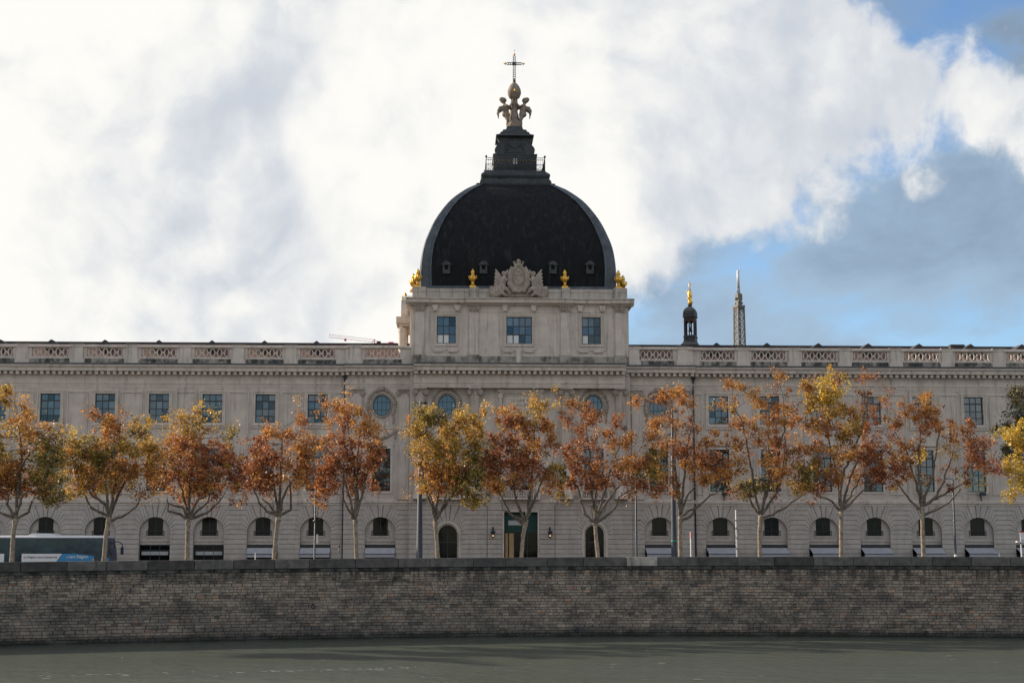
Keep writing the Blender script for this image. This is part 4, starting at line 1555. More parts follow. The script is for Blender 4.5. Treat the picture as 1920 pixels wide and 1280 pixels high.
def cherub():
    """standing child seen in profile, arms raised towards +x, wing behind"""
    m_ = MB()
    m_.tube([(-.10, 0, 1.05), (-.14, 0, 1.35), (-.13, 0, 1.68), (-.20, 0, 1.95)], [.27, .25, .27, .20], 10)
    m_.ball((-.12, 0, 1.10), .29, .27, .27)
    m_.tube([(-.20, 0, 1.95), (-.28, 0, 2.16)], [.12, .11], 8)
    m_.ball((-.31, 0, 2.36), .25, .23, .26)
    m_.ball((-.10, 0, 2.32), .06, .06, .05)
    m_.ball((-.42, 0, 2.44), .20, .22, .20)
    for s_ in (-1, 1):
        m_.tube([(-.08, s_ * .14, 1.08), (.04, s_ * .16, .60), (-.02, s_ * .15, .12)], [.19, .135, .085], 8)
        m_.ball((.08, s_ * .15, .07), .16, .08, .07)
        m_.tube([(-.14, s_ * .24, 1.86), (.14, s_ * .26, 1.72), (.34, s_ * .20, 2.05), (.40, s_ * .16, 2.36)], [.12, .10, .085, .06], 8)
        m_.ball((.41, s_ * .15, 2.42), .09)
        for q in range(4):                                        # short wing feathers
            m_.tube([(-.32, s_ * .12, 1.72 - .05 * q), (-.56 - .05 * q, s_ * (.2 + .03 * q), 1.68 - .12 * q), (-.74 + .04 * q, s_ * (.26 + .04 * q), 1.36 - .18 * q)], [.12, .10, .04], 6)
    return m_


for a_, r_ in ((0, .70), (math.pi, .70), (-math.pi / 2, .65)):
    ch = cherub()
    ch_o = sculpt(ch, 'cherub', 'statue_stone', ST, (-r_ * math.cos(a_), -r_ * math.sin(a_), .15), .045, a_)
    ch_o.scale = (1.42, 1.5, 1.19)
zg = zq(186) - zs0
hg = zq(150) - zq(182)
gl = MB().lathe([(.05, 0), (.34, .06), (.56, .24), (.69, .60), (.71, .82), (.65, 1.12), (.51, 1.42), (.33, 1.66), (.18, 1.80), (.12, hg + .14)], (0, 0, zg), 24)
go = gl.build('globe', 'statue_stone', ST)
fl = MB().ball((0, 0, .12), .07, .04, .14).ball((-.11, 0, .02), .09, .04, .05).ball((.11, 0, .02), .09, .04, .05).box(-.10, .10, -.03, .03, -.06, -.02)
fl.build('gilt_lily', 'gold', go, (0, -.73, zg + .74))
zc = zq(150) - zs0
cr = MB()
Hc, za = zq(104) - zs0, zq(118.3) - zs0
cw_ = .115
for s_ in (-1, 1):
    cr.tube([(s_ * cw_, 0, zc), (s_ * cw_, 0, Hc)], .028, 5).tube([(-.78, 0, za + s_ * cw_), (.78, 0, za + s_ * cw_)], .034, 5)
for k in range(14):
    z_ = zc + .12 + k * .2
    if z_ < Hc - .08:
        cr.tube([(cw_ * .9 * math.cos(q * math.pi / 4), 0, z_ + .10 * math.sin(q * math.pi / 4)) for q in range(8)], .022, 4, closed=True)
for k in range(8):
    x = -.68 + k * .195
    cr.tube([(x + .09 * math.cos(q * math.pi / 4), 0, za + cw_ * .85 * math.sin(q * math.pi / 4)) for q in range(8)], .026, 4, closed=True)
for a_ in (45, 135, 225, 315, 20, 160, 200, 340, 70, 110, 250, 290):
    L_ = .42 if a_ % 45 == 0 and a_ % 90 else .3
    cr.tube([(0, 0, za), (L_ * math.cos(R(a_)), 0, za + L_ * math.sin(R(a_)))], [.03, .006], 4)
cr.lathe([(.10, 0), (.19, .06), (.12, .16), (.10, .28)], (0, 0, zc - .16), 10)
cro = cr.build('cross', 'iron', ST)
gt = MB()
for p_, dv in (((0, 0, Hc + .02), (0, 0, 1)), ((-.80, 0, za), (-1, 0, 0)), ((.80, 0, za), (1, 0, 0))):
    P_, V_ = Vector(p_), Vector(dv)
    S_ = Vector((-dv[2], 0, dv[0])) if abs(dv[0]) else Vector((1, 0, 0))
    gt.tube([P_, P_ + V_ * .16, P_ + V_ * .34], [.04, .085, .01], 7)
    for s_ in (-1, 1):
        gt.tube([P_ + V_ * .03, P_ + V_ * .14 + S_ * s_ * .13, P_ + V_ * .10 + S_ * s_ * .17], [.035, .04, .01], 6)
gt.build('gilt_finial', 'gold', cro)
MB().tube([(0, 0, Hc + .3), (0, 0, zq(92) - zs0)], .012, 4).ball((.03, 0, zq(93) - zs0), .05).build('lightning_rod', 'galvanised', cro)

# royal arms with two winged figures over the middle of the front
ax, ay = bx(972.5, 520, D_T - .5), D_T - .30
az = ab(972, 557, ay)[1]
k_ = (ab(972, 485, ay)[1] - az) / 72           # metres per pixel
CA = thing('coat_of_arms', 'carved stone shield under a crown between two winged figures before the dome', 'sculpture', bw(ax, ay, az + .02), BR)
sh = MB().box(-1.35, 1.35, -.02, .30, 0, .5)
sh.ball((0, 0, 32 * k_), 13 * k_, .32, 26 * k_, 20, 12)
sh.tube([(13.5 * k_ * math.cos(a_), -.20, (33 + 24 * math.sin(a_)) * k_) for a_ in [q * math.pi / 14 for q in range(28)]], .13, 6, closed=True)
sh.tube([(8 * k_ * math.cos(a_), -.33, (35 + 13 * math.sin(a_)) * k_) for a_ in [q * math.pi / 12 for q in range(24)]], .07, 6, closed=True)
for s_ in (-1, 1):
    sh.tube([(s_ * 9 * k_, -.15, 8 * k_), (s_ * 17 * k_, -.18, 24 * k_), (s_ * 16.5 * k_, -.18, 44 * k_), (s_ * 12 * k_, -.2, 55 * k_), (s_ * 8 * k_, -.2, 52 * k_)], [.22, .26, .22, .16, .10], 8)
    sh.ball((s_ * 3 * k_, -.34, 41 * k_), .12, .06, .10)
sh.ball((0, -.30, 30 * k_), .22, .08, .34)
sculpt(sh, 'shield', 'carving', CA, voxel=.05)
cw = MB().lathe([(.40, 56.5 * k_), (.44, 58 * k_), (.44, 59.5 * k_), (.38, 60 * k_), (.36, 62 * k_)], (0, .05, 0), 20)
for q in range(10):
    a_ = 2 * math.pi * q / 10
    cw.tube([(.36 * math.cos(a_), .05 + .36 * math.sin(a_), 60 * k_), (.48 * math.cos(a_), .05 + .48 * math.sin(a_), 64.5 * k_)], [.09, .05], 6)
    cw.ball((.49 * math.cos(a_), .05 + .49 * math.sin(a_), 65 * k_), .08)
cw.tube([(0, .05, 61 * k_), (0, .05, 71.5 * k_)], [.10, .07], 6).tube([(-.17, .05, 68.5 * k_), (.17, .05, 68.5 * k_)], .07, 6)
sculpt(cw, 'crown', 'carving', CA, voxel=.035)
for s_ in (-1, 1):
    w_ = MB()
    e = lambda x, z, y=0: (s_ * x * k_, y, z * k_)
    w_.tube([e(30, 14, -.1), e(29, 24, -.15), e(27, 33, -.15), e(25.5, 38, -.12)], [.36, .30, .32, .16], 10)
    w_.ball(e(25.5, 42.5, -.15), .24, .24, .27)
    w_.ball(e(27.5, 44, -.05), .22, .24, .22)
    w_.tube([e(27, 35, -.25), e(22, 30, -.35), e(18, 34, -.32)], [.14, .12, .09], 8)
    w_.tube([e(25, 36, -.05), e(21, 44, -.1), e(20.5, 51, -.1)], [.14, .11, .08], 8)
    w_.tube([e(30, 14, -.2), e(22, 13, -.45), e(15, 4, -.35)], [.28, .22, .12], 8)
    w_.tube([e(33, 13, -.15), e(29, 5, -.35), e(22, 1, -.3)], [.26, .20, .12], 8)
    for q in range(7):                          # tall wing of long feathers
        w_.tube([e(29 + q, 31 - q * 1.5, .06), e(36 + q * 1.2, 40 - q * 4.2, .06), e(43 + q * .7, 52 - q * 7.0, .06)], [.17, .20, .08], 6)
    w_.ball(e(44, 8, -.05), .40, .22, .36)
    w_.ball(e(48, 13, -.05), .28, .2, .36)
    w_.ball(e(40, 3, -.1), .40, .22, .24)
    w_.tube([e(51, 20, 0), e(50, 6, 0), e(44, -2, 0)], [.16, .24, .16], 8)
    w_.tube([e(38, 18, -.05), e(40, 10, -.2), e(34, 2, -.25)], [.25, .25, .2], 8)
    sculpt(w_, 'winged_figure', 'carving', CA, voxel=.05)

# gilded urns along the attic
UH = 1.80
urn_parts = {
    'plinth': MB().square([(.31, 0), (.31, .12), (.26, .16), (.17, .26)]).mesh('plinth', 'gold'),
    'vase': MB().lathe([(.15, .24), (.13, .34), (.17, .38), (.13, .44), (.20, .56), (.31, .78), (.36, .96), (.33, 1.06), (.24, 1.12), (.20, 1.20), (.15, 1.26), (.21, 1.30), (.21, 1.36)], n=20).mesh('vase', 'gold'),
    'finial': MB().lathe([(.17, 1.34), (.20, 1.42), (.19, 1.52), (.13, 1.64), (.06, 1.74), (.01, 1.82)], n=14).mesh('finial', 'gold'),
}
hd = MB()
for s_ in (-1, 1):
    hd.ball((s_ * .33, 0, 1.06), .08, .08, .10, 8, 6)
    hd.tube([(s_ * .33, 0, 1.1), (s_ * .37, 0, .94), (s_ * .31, 0, .78)], [.05, .045, .02], 6)
for s_ in (-1, 1):
    hd.ball((0, s_ * .33, 1.04), .08, .08, .10, 8, 6)
for q in range(12):
    a_ = 2 * math.pi * q / 12 + .2
    hd.ball((.29 * math.cos(a_), .29 * math.sin(a_), .84 + .07 * math.cos(3 * a_)), .075, .075, .085, 6, 5)
urn_parts['handles'] = hd.mesh('handles', 'gold')


def urn(px, d, label, py=541, z=None):
    x = bx(px, 525, d)
    z_ = TP1 + .12 if z is None else z
    u = thing('gilded_urn', label, 'urn', bw(x, d, z_), BR, 'gilded urns along the top of the tower')
    for k, me_ in urn_parts.items():
        link(k, me_, u)
    return u


urn(886.5, D_T + .15, 'gilded urn on the parapet to the left of the carved shield')
urn(1059, D_T + .15, 'gilded urn on the parapet to the right of the carved shield')
urn(783.5, D_T + .25, 'front gilded urn of the pair at the left corner under the dome')
urn(775, D_T + 2.2, 'rear gilded urn of the pair at the left corner, sunlit and overlapped by its neighbour', z=TP1 + .01)
urn(1159.5, D_T + .25, 'front gilded urn of the pair at the right corner under the dome')
urn(1168, D_T + 2.2, 'rear gilded urn of the pair at the right corner, outermost against the sky', z=TP1 + .01)
urn(760, 8.5, 'bright gilded urn standing lower than the others on the side porch of the tower', z=ab(757, 577, 7)[1])

# ------------------------------------------------------------------ fittings on the front
for px0, d, lab in ((647, -.30, 'dark drainpipe running down the front beside the left round window'), (1299.5, -.42, 'dark drainpipe running down the front right of the central block')):
    x = bx(px0, 720, d)
    dp = thing('drainpipe', lab, 'drainpipe', bw(x, d, 0), BR, 'drainpipes on the front')
    MB().tube([(0, 0, .0), (0, 0, Z_AR0 + .5), (0, .0, Z_FR0 + .4)], .085, 8).build('pipe', 'pole_paint', dp)
    MB().square([(.10, Z_FR0 + .3), (.22, Z_FR0 + .75), (.22, Z_DN0 - .05)]).build('hopper', 'iron', dp)
    br = MB()
    for z_ in (1.5, 4.0, 8.0, 12.0):
        br.box(-.12, .12, -.02, .45 if px0 < 900 else .45, z_, z_ + .06)
    br.build('bracket', 'iron', dp)

shops = [(x, 0, n_) for x, n_ in zip(bayL[8:], ('third', 'second'))] + [(XPL, D_P, 'first')] + [(XPR, D_P, 'first')] + [(x, 0, n_) for x, n_ in zip(bayR, ('second', 'third', 'fourth', 'fifth', 'sixth', 'seventh', 'eighth'))]
for i, (x, d, n_) in enumerate(shops):
    right = x > 0
    out = 1.25 if right else .42
    za_, zb_ = zl(1021), zl(1026.5)
    A_ = thing('shop_awning', 'grey %s awning, %s shop bay %s of the entrance' % ('sloping' if right else 'short', n_, 'right' if right else 'left'), 'awning', bw(x, d + .2, 0), BR, 'shop awnings along the ground floor')
    MB().box(-RA + .04, RA - .04, -.16, .05, zb_ + .02, za_ - .03).build('roller_box', 'iron', A_)
    zf = zl(1037)
    ww = RA - .05
    cl_ = MB().add([(-ww, -.14, zb_), (ww, -.14, zb_), (ww, -.14 - out, zf), (-ww, -.14 - out, zf), (-ww, -.14, zb_ - .02), (ww, -.14, zb_ - .02), (ww, -.14 - out, zf - .02), (-ww, -.14 - out, zf - .02)],
                   [(0, 1, 2, 3)[::-1], (4, 5, 6, 7), (0, 1, 5, 4), (1, 2, 6, 5), (2, 3, 7, 6), (3, 0, 4, 7)])
    cl_.build('canopy', 'awning_cloth', A_)
    MB().box(-ww, ww, -.17 - out, -.10 - out, zf - .09, zf - .022).build('front_bar', 'pole_paint', A_)
    MB().box(-ww, ww, -.15 - out, -.135 - out, zf - .36, zf - .092).build('valance', 'awning_cloth', A_)
    for s_ in (-1, 1):
        MB().tube([(s_ * (ww - .06), 0, zf - .25), (s_ * (ww - .06), -.13 - out, zf - .06)], .025, 5).build('arm', 'iron', A_)

for px, lab in ((924.5, 'lit wall lantern to the left of the main entrance'), (1031.5, 'lit wall lantern to the right of the main entrance')):
    d = D_C - .50
    x = bx(px, 1003, d)
    z0 = zl(1014)
    L_ = thing('wall_lantern', lab, 'lantern', bw(x, d, z0), BR, 'lanterns beside the entrance')
    MB().tube([(0, .42, 1.25), (0, .42, .75)], .05, 6).tube([(0, .40, 1.2), (0, .10, 1.25), (0, 0, 1.05)], .03, 6).box(-.08, .08, .36, .42, .7, 1.3).build('bracket', 'iron', L_)
    MB().lathe([(.05, 1.06), (.10, .98), (.26, .82), (.27, .78), (.20, .77)], n=8).build('hood', 'iron', L_)
    MB().lathe([(.16, .76), (.14, .40), (.08, .30), (.02, .26)], n=8).build('globe', 'glass_lantern', L_)
    MB().ball((0, -.05, .5), .10, .10, .14).build('flame', 'lantern_glow', L_)
for x, lab in ((bayR[0], 'small floodlight bracket under the tall window just right of the right drainpipe'), (bayR[5], 'small floodlight bracket under the rightmost visible tall window')):
    z_ = zl(925)
    f_ = thing('floodlight', lab, 'floodlight', bw(x + .35, 0, z_), BR, 'floodlights under the tall windows')
    MB().box(-.12, .12, -.5, 0, -.03, .03).tube([(0, -.04, .02), (-.02, -.12, -.75)], .05, 6).build('bracket', 'iron', f_)
    MB().box(-.28, .28, -.66, -.40, -.12, .20).build('lamp_head', 'iron', f_)

# ------------------------------------------------------------------ coach on the road
BSY = 124.3                                    # its near side
bp = lambda px, py: at(px, py, BSY)
xf = bp(206, 1030)[0]                          # front
ZR = -.13
BL = 12.1
bus = thing('coach', 'white and blue coach with dark windows parked behind the quay parapet', 'bus', (xf, BSY, ZR))
lx = lambda px, py=1030: bp(px, py)[0] - xf    # local x (negative towards its tail)
lz = lambda py: bp(100, py)[1] - ZR
zr0, zr1, zg0, zb0 = lz(1008.3), lz(1004.5), lz(1037.3), .32
W_ = 2.5
# body: a rounded shell, front raked
shell = MB()
prf = lambda e: [(-BL + e, zb0), (-.12, zb0), (-.02, .9), (-.05, zg0), (-.28, zr0), (-.5, zr1 - .04), (-BL + .35, zr1 - .04), (-BL + .06, zr0), (-BL, zg0)]
shell.prism([(a_, min(b_, zr0 + .02)) for a_, b_ in prf(0)], .05, W_ - .05)
shell.build('body', 'bus_navy', bus)
MB().along([(.04, zr0 + .02), (.0, zr0 + .03), (.06, zr1 - .02), (.22, zr1 + .05), (W_ - .22, zr1 + .05), (W_ - .06, zr1 - .02), (W_, zr0 + .03), (W_ - .04, zr0 + .02)], -BL + .1, -.30).build('roof', 'bus_white', bus)
ac0, ac1 = lx(50), lx(103)
MB().prism([(ac0, zr1 + .02), (ac1, zr1 + .02), (ac1 - .15, zr1 + .10), (ac1 - .5, zr1 + .22), (ac0 + .30, zr1 + .24), (ac0 + .06, zr1 + .14)], .35, W_ - .35).build('air_conditioner', 'bus_white', bus)
# windows
edges = [-BL + .25, lx(-22), lx(6.5), lx(41.5), lx(70), lx(107), lx(150), lx(178), lx(203)]
for a_, b_ in zip(edges[:-1], edges[1:]):
    if b_ - a_ < .4:
        continue
    low = zg0 - (.22 if a_ > lx(175) else 0)
    MB().box(a_ + .03, b_ - .03, .035, .055, low, zr0 - .02).build('side_window', 'glass_bus', bus)
MB().prism([(-.03, .95), (-.06, zg0), (-.29, zr0), (-.34, zr0), (-.12, zg0), (-.1, .95)], .15, W_ - .15).build('windscreen', 'glass_bus', bus)
# side panels, doorway, painted band
low = .36
MB().box(-BL + .1, lx(8), .02, .05, low, zg0 - .01).build('side_panel', 'bus_white', bus)
MB().prism([(lx(41), low), (lx(41), zg0 - .01), (lx(116.5), zg0 - .01), (lx(116.5) - .85, low)], .02, .05).build('side_panel', 'bus_white', bus)
MB().prism([(lx(117) - .83, low), (lx(117), zg0 - .01), (lx(140), zg0 - .01), (lx(160), lz(1039.5)), (lx(176.5), lz(1042)), (lx(176.5), low)], .022, .05).build('painted_band', 'bus_blue', bus)
MB().prism([(lx(200), .45), (lx(200), lz(1046.5)), (-.02, lz(1045)), (-.01, .5)], .022, .05).build('painted_band', 'bus_blue', bus)
MB().box(lx(9), lx(40), .03, .05, low, zr0 - .05).build('door', 'glass_bus', bus)
MB().box(lx(24), lx(24) + .04, .015, .04, low, zr0 - .06).build('door_edge', 'bus_navy', bus)
MB().box(lx(174.5), lx(176.3), .012, .03, lz(1050), lz(1046.5)).build('side_marker', 'amber', bus)
lettering('slogan', 'La Région vous transporte', lx(107) - lx(45), 'bus_text', bus, (lx(45), .008, lz(1045.6)))
lettering('slogan', 'cars Région', lx(165.5) - lx(129), 'bus_white', bus, (lx(129), .008, lz(1045.6)), .012)
MB().box(lx(124.5), lx(127.5), .008, .025, lz(1046), lz(1042.5)).build('emblem', 'sign_band', bus)
# mirrors on curved arms
for y in (-.10, W_ - .1):
    mr = MB().tube([(-.32, y + .15, zr0 - .30), (.05, y, zr0 - .28), (.36, y - .05, zr0 - .42), (.46, y - .06, zr0 - .75)], .045, 6)
    mr.box(.30, .52, y - .14, y + .02, zr0 - 1.36, zr0 - .72)
    mr.build('mirror', 'bus_navy', bus)
for c in (-2.75, -9.1):
    for y in (.03, W_ - .33):
        v, f = cyl_y(c, .5, y, y + .3, .5, 22)
        wo_ = MB().add(v, f).build('wheel', 'tyre', bus)
        v, f = cyl_y(c, .5, y - .01, y + .05, .29, 18)
        MB().add(v, f).build('rim', 'galvanised', wo_)

# ------------------------------------------------------------------ masts, lamps and signs on the promenade
prom = lambda px, back: (lambda x: yw(x) + back)((px - 960) / F * 118)


def pole(px, py_top, back, r0, r1, label, mat='pole_paint', name='street_lamp', cat='lamp post', py_mid=1030):
    Y = prom(px, back)
    x, zt = at(px, py_mid, Y)[0], at(px, py_top, Y)[1]
    o_ = thing(name, label, cat, (x, Y, 0))
    MB().lathe([(r0 * 1.5, 0), (r0 * 1.5, .05), (r0, .06), (r1, zt), (r1 * .8, zt + .02)], n=12).build('pole', mat, o_)
    return o_, zt, Y


def pxm_(Y):
    return Y / F


# two tall tapering floodlight masts
o_, zt, Y = pole(786.5, 752, 8.0, .27, .085, 'tall tapering grey mast with round lamps above the yellow-green tree', name='lamp_mast', cat='mast')
k = pxm_(Y)
for dx, py in ((8.5, 755), (-10.5, 755), (-8, 770), (12, 768)):
    z_ = at(788, py, Y)[1]
    lm = MB().ball((dx * k, -.05, z_), .17, .15, .16).tube([(0, 0, z_ - .05), (dx * k, 0, z_)], .03, 6)
    lm.build('lamp_head', 'iron', o_)
o_, zt, Y = pole(1264, 766, 6.9, .25, .08, 'tall tapering grey mast with a green band among the orange trees', name='lamp_mast', cat='mast')
k = pxm_(Y)
for dx, py in ((7, 770), (-8, 772), (8, 786), (-7, 788)):
    z_ = at(1264, py, Y)[1]
    MB().ball((dx * k, -.05, z_), .17, .15, .16).tube([(0, 0, z_ - .05), (dx * k, 0, z_)], .03, 6).build('lamp_head', 'galvanised', o_)
zb_ = at(1264, 1014, Y)[1]
MB().lathe([(.245, zb_ - .05), (.24, zb_ + .05)], n=12).build('band', 'turf_paint', o_)
# slim street lamps
o_, zt, Y = pole(590, 890, 5.5, .075, .05, 'slim dark street lamp post carrying a small white hanging sign', mat='pole_paint')
z_ = at(590, 977, Y)[1]
MB().tube([(0, 0, z_), (-.12, 0, z_ + .05), (.02, -.1, z_)], .06, 6).lathe([(.10, z_ - .08), (.10, z_ + .08)], n=10).build('collar', 'iron', o_)
z_ = at(593, 1010, Y)[1]
MB().box(.10, .26, -.03, .03, z_ - .36, z_ + .36).build('hanging_sign', 'white_paint', o_)
MB().lathe([(.078, .0), (.078, .9), (.07, .92)], n=10).build('sleeve', 'galvanised', o_)
MB().tube([(0, 0, zt), (-.5, 0, zt + .15)], .035, 6).ball((-.65, 0, zt + .15), .25, .1, .07).build('lamp_head', 'galvanised', o_)
o_, zt, Y = pole(1791.5, 899, 4.5, .10, .055, 'slim grey street lamp with two small arms left of the yellow tree', mat='pole_paint')
for s_, L_ in ((-1, .45), (1, .16)):
    MB().tube([(0, 0, zt - .02), (s_ * .12, 0, zt + .05), (s_ * L_, 0, zt + .10)], .03, 6).ball((s_ * (L_ + .12), 0, zt + .10), .22, .09, .07).build('lamp_head', 'galvanised', o_)
z_ = at(1791, 976, Y)[1]
MB().lathe([(.10, z_ - .06), (.10, z_ + .06)], n=10).tube([(0, 0, z_), (.22, -.05, z_ + .03)], .04, 6).build('camera_bracket', 'galvanised', o_)
MB().lathe([(.13, 0), (.13, at(1791, 1041, Y)[1]), (.10, at(1791, 1039, Y)[1])], n=10).build('base_sleeve', 'white_paint', o_)
o_, zt, Y = pole(1193.5, 900, 5.5, .085, .06, 'slim grey lamp post with a round sign seen from behind', mat='pole_paint')
z_ = at(1193, 975, Y)[1]
MB().tube([(0, 0, z_), (.25, -.03, z_ + .04)], .035, 6).ball((.28, -.03, z_ + .02), .10, .07, .05).build('camera_bracket', 'iron', o_)
z_ = at(1193, 1005, Y)[1]
v, f = cyl_y(.06, z_, .10, .13, .29, 20)
MB().add(v, f).build('round_sign', 'sign_band', o_)
# plain posts and signs
o_, zt, Y = pole(1381.5, 956, 5.0, .065, .06, 'bare white banded post between two orange trees', mat='white_paint', name='post', cat='post')
for py in (975, 990, 1008, 1028):
    z_ = at(1381, py, Y)[1]
    MB().lathe([(.068, z_ - .07), (.068, z_ + .07)], n=10).build('band', 'galvanised', o_)
o_, zt, Y = pole(1295.5, 997, 5.0, .055, .05, 'short signpost with a red sign seen edge on', mat='white_paint', name='signpost', cat='sign')
z_ = at(1295, 1004, Y)[1]
MB().box(-.035, .035, -.2, .2, z_ - .16, z_ + .30).build('sign_plate', 'red_paint', o_)
o_, zt, Y = pole(1873, 1037, 5.0, .04, .04, 'tiny white marker post right of the street lamp', mat='white_paint', name='marker_post', cat='post')
MB().ball((0, 0, zt), .05).build('post_cap', 'white_paint', o_)
o_, zt, Y = pole(479, 1037, 4.2, .045, .04, 'tiny white bollard in front of the shop left of the slim lamp', mat='white_paint', name='bollard', cat='bollard')
MB().ball((0, 0, zt), .05).build('bollard_cap', 'white_paint', o_)
o_, zt, Y = pole(635.5, 1024, 9, .045, .04, 'thin grey marker post beside the left drainpipe', mat='galvanised', name='marker_post', cat='post')
MB().ball((0, 0, zt), .09).build('post_cap', 'iron', o_)
o_, zt, Y = pole(1915, 1012, 3.0, .05, .045, 'white sign with a red top edge and small shelf at the picture edge', mat='white_paint', name='notice_board', cat='sign')
z0, z1 = at(1915, 1011, Y)[1], at(1915, 998, Y)[1]
MB().box(-.05, .55, -.04, .04, z0, z1).build('sign_plate', 'white_paint', o_)
MB().box(-.05, .55, -.045, .045, z1, z1 + .07).build('sign_edge', 'red_paint', o_)
z_ = at(1915, 1015, Y)[1]
MB().box(-.36, .5, -.25, .2, z_ - .05, z_ + .05).build('shelf', 'white_paint', o_)

# ------------------------------------------------------------------ plane trees along the promenade
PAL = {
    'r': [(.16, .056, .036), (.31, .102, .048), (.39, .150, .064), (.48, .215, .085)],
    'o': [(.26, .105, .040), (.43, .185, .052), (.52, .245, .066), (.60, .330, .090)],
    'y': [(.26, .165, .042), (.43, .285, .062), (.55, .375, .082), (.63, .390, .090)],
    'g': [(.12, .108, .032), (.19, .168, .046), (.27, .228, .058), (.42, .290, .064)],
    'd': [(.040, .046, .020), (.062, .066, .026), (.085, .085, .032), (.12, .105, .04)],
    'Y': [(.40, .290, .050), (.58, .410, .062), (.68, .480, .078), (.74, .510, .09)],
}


def tubes_np(P0, P1, R0, R1, n):
    """tapered n-gon tubes for arrays of segments -> verts, faces"""
    d = P1 - P0
    L = np.linalg.norm(d, axis=1, keepdims=True) + 1e-9
    d = d / L
    ref = np.where(np.abs(d[:, 2:3]) < .9, np.array([[0, 0, 1.]]), np.array([[1., 0, 0]]))
    u = np.cross(d, ref)
    u /= np.linalg.norm(u, axis=1, keepdims=True)
    w = np.cross(d, u)
    a = np.arange(n) * 2 * np.pi / n
    ring_ = u[:, None, :] * np.cos(a)[None, :, None] + w[:, None, :] * np.sin(a)[None, :, None]
    V = np.concatenate([P0[:, None, :] + ring_ * R0[:, None, None], P1[:, None, :] + ring_ * R1[:, None, None]], 1)
    m_ = len(P0)
    base = (np.arange(m_) * 2 * n)[:, None]
    k = np.arange(n)
    q = np.stack([k, (k + 1) % n, (k + 1) % n + n, k + n], 1)
    Fc = (base[:, :, None] + q[None]).reshape(-1, 4)
    return V.reshape(-1, 3), Fc


def np_mesh(name, V, Fq, mat, cols=None, smooth=False):
    me = bpy.data.meshes.new(name)
    me.vertices.add(len(V))
    me.vertices.foreach_set('co', V.astype(np.float32).ravel())
    me.loops.add(Fq.size)
    me.loops.foreach_set('vertex_index', Fq.astype(np.int32).ravel())
    me.polygons.add(len(Fq))
    me.polygons.foreach_set('loop_start', np.arange(len(Fq), dtype=np.int32) * Fq.shape[1])
    me.polygons.foreach_set('loop_total', np.full(len(Fq), Fq.shape[1], np.int32))
    if smooth:
        me.polygons.foreach_set('use_smooth', np.ones(len(Fq), bool))
    me.materials.append(MATS[mat])
    me.update()
    me.validate()
    if cols is not None:
        set_cols(me, cols)
    return me


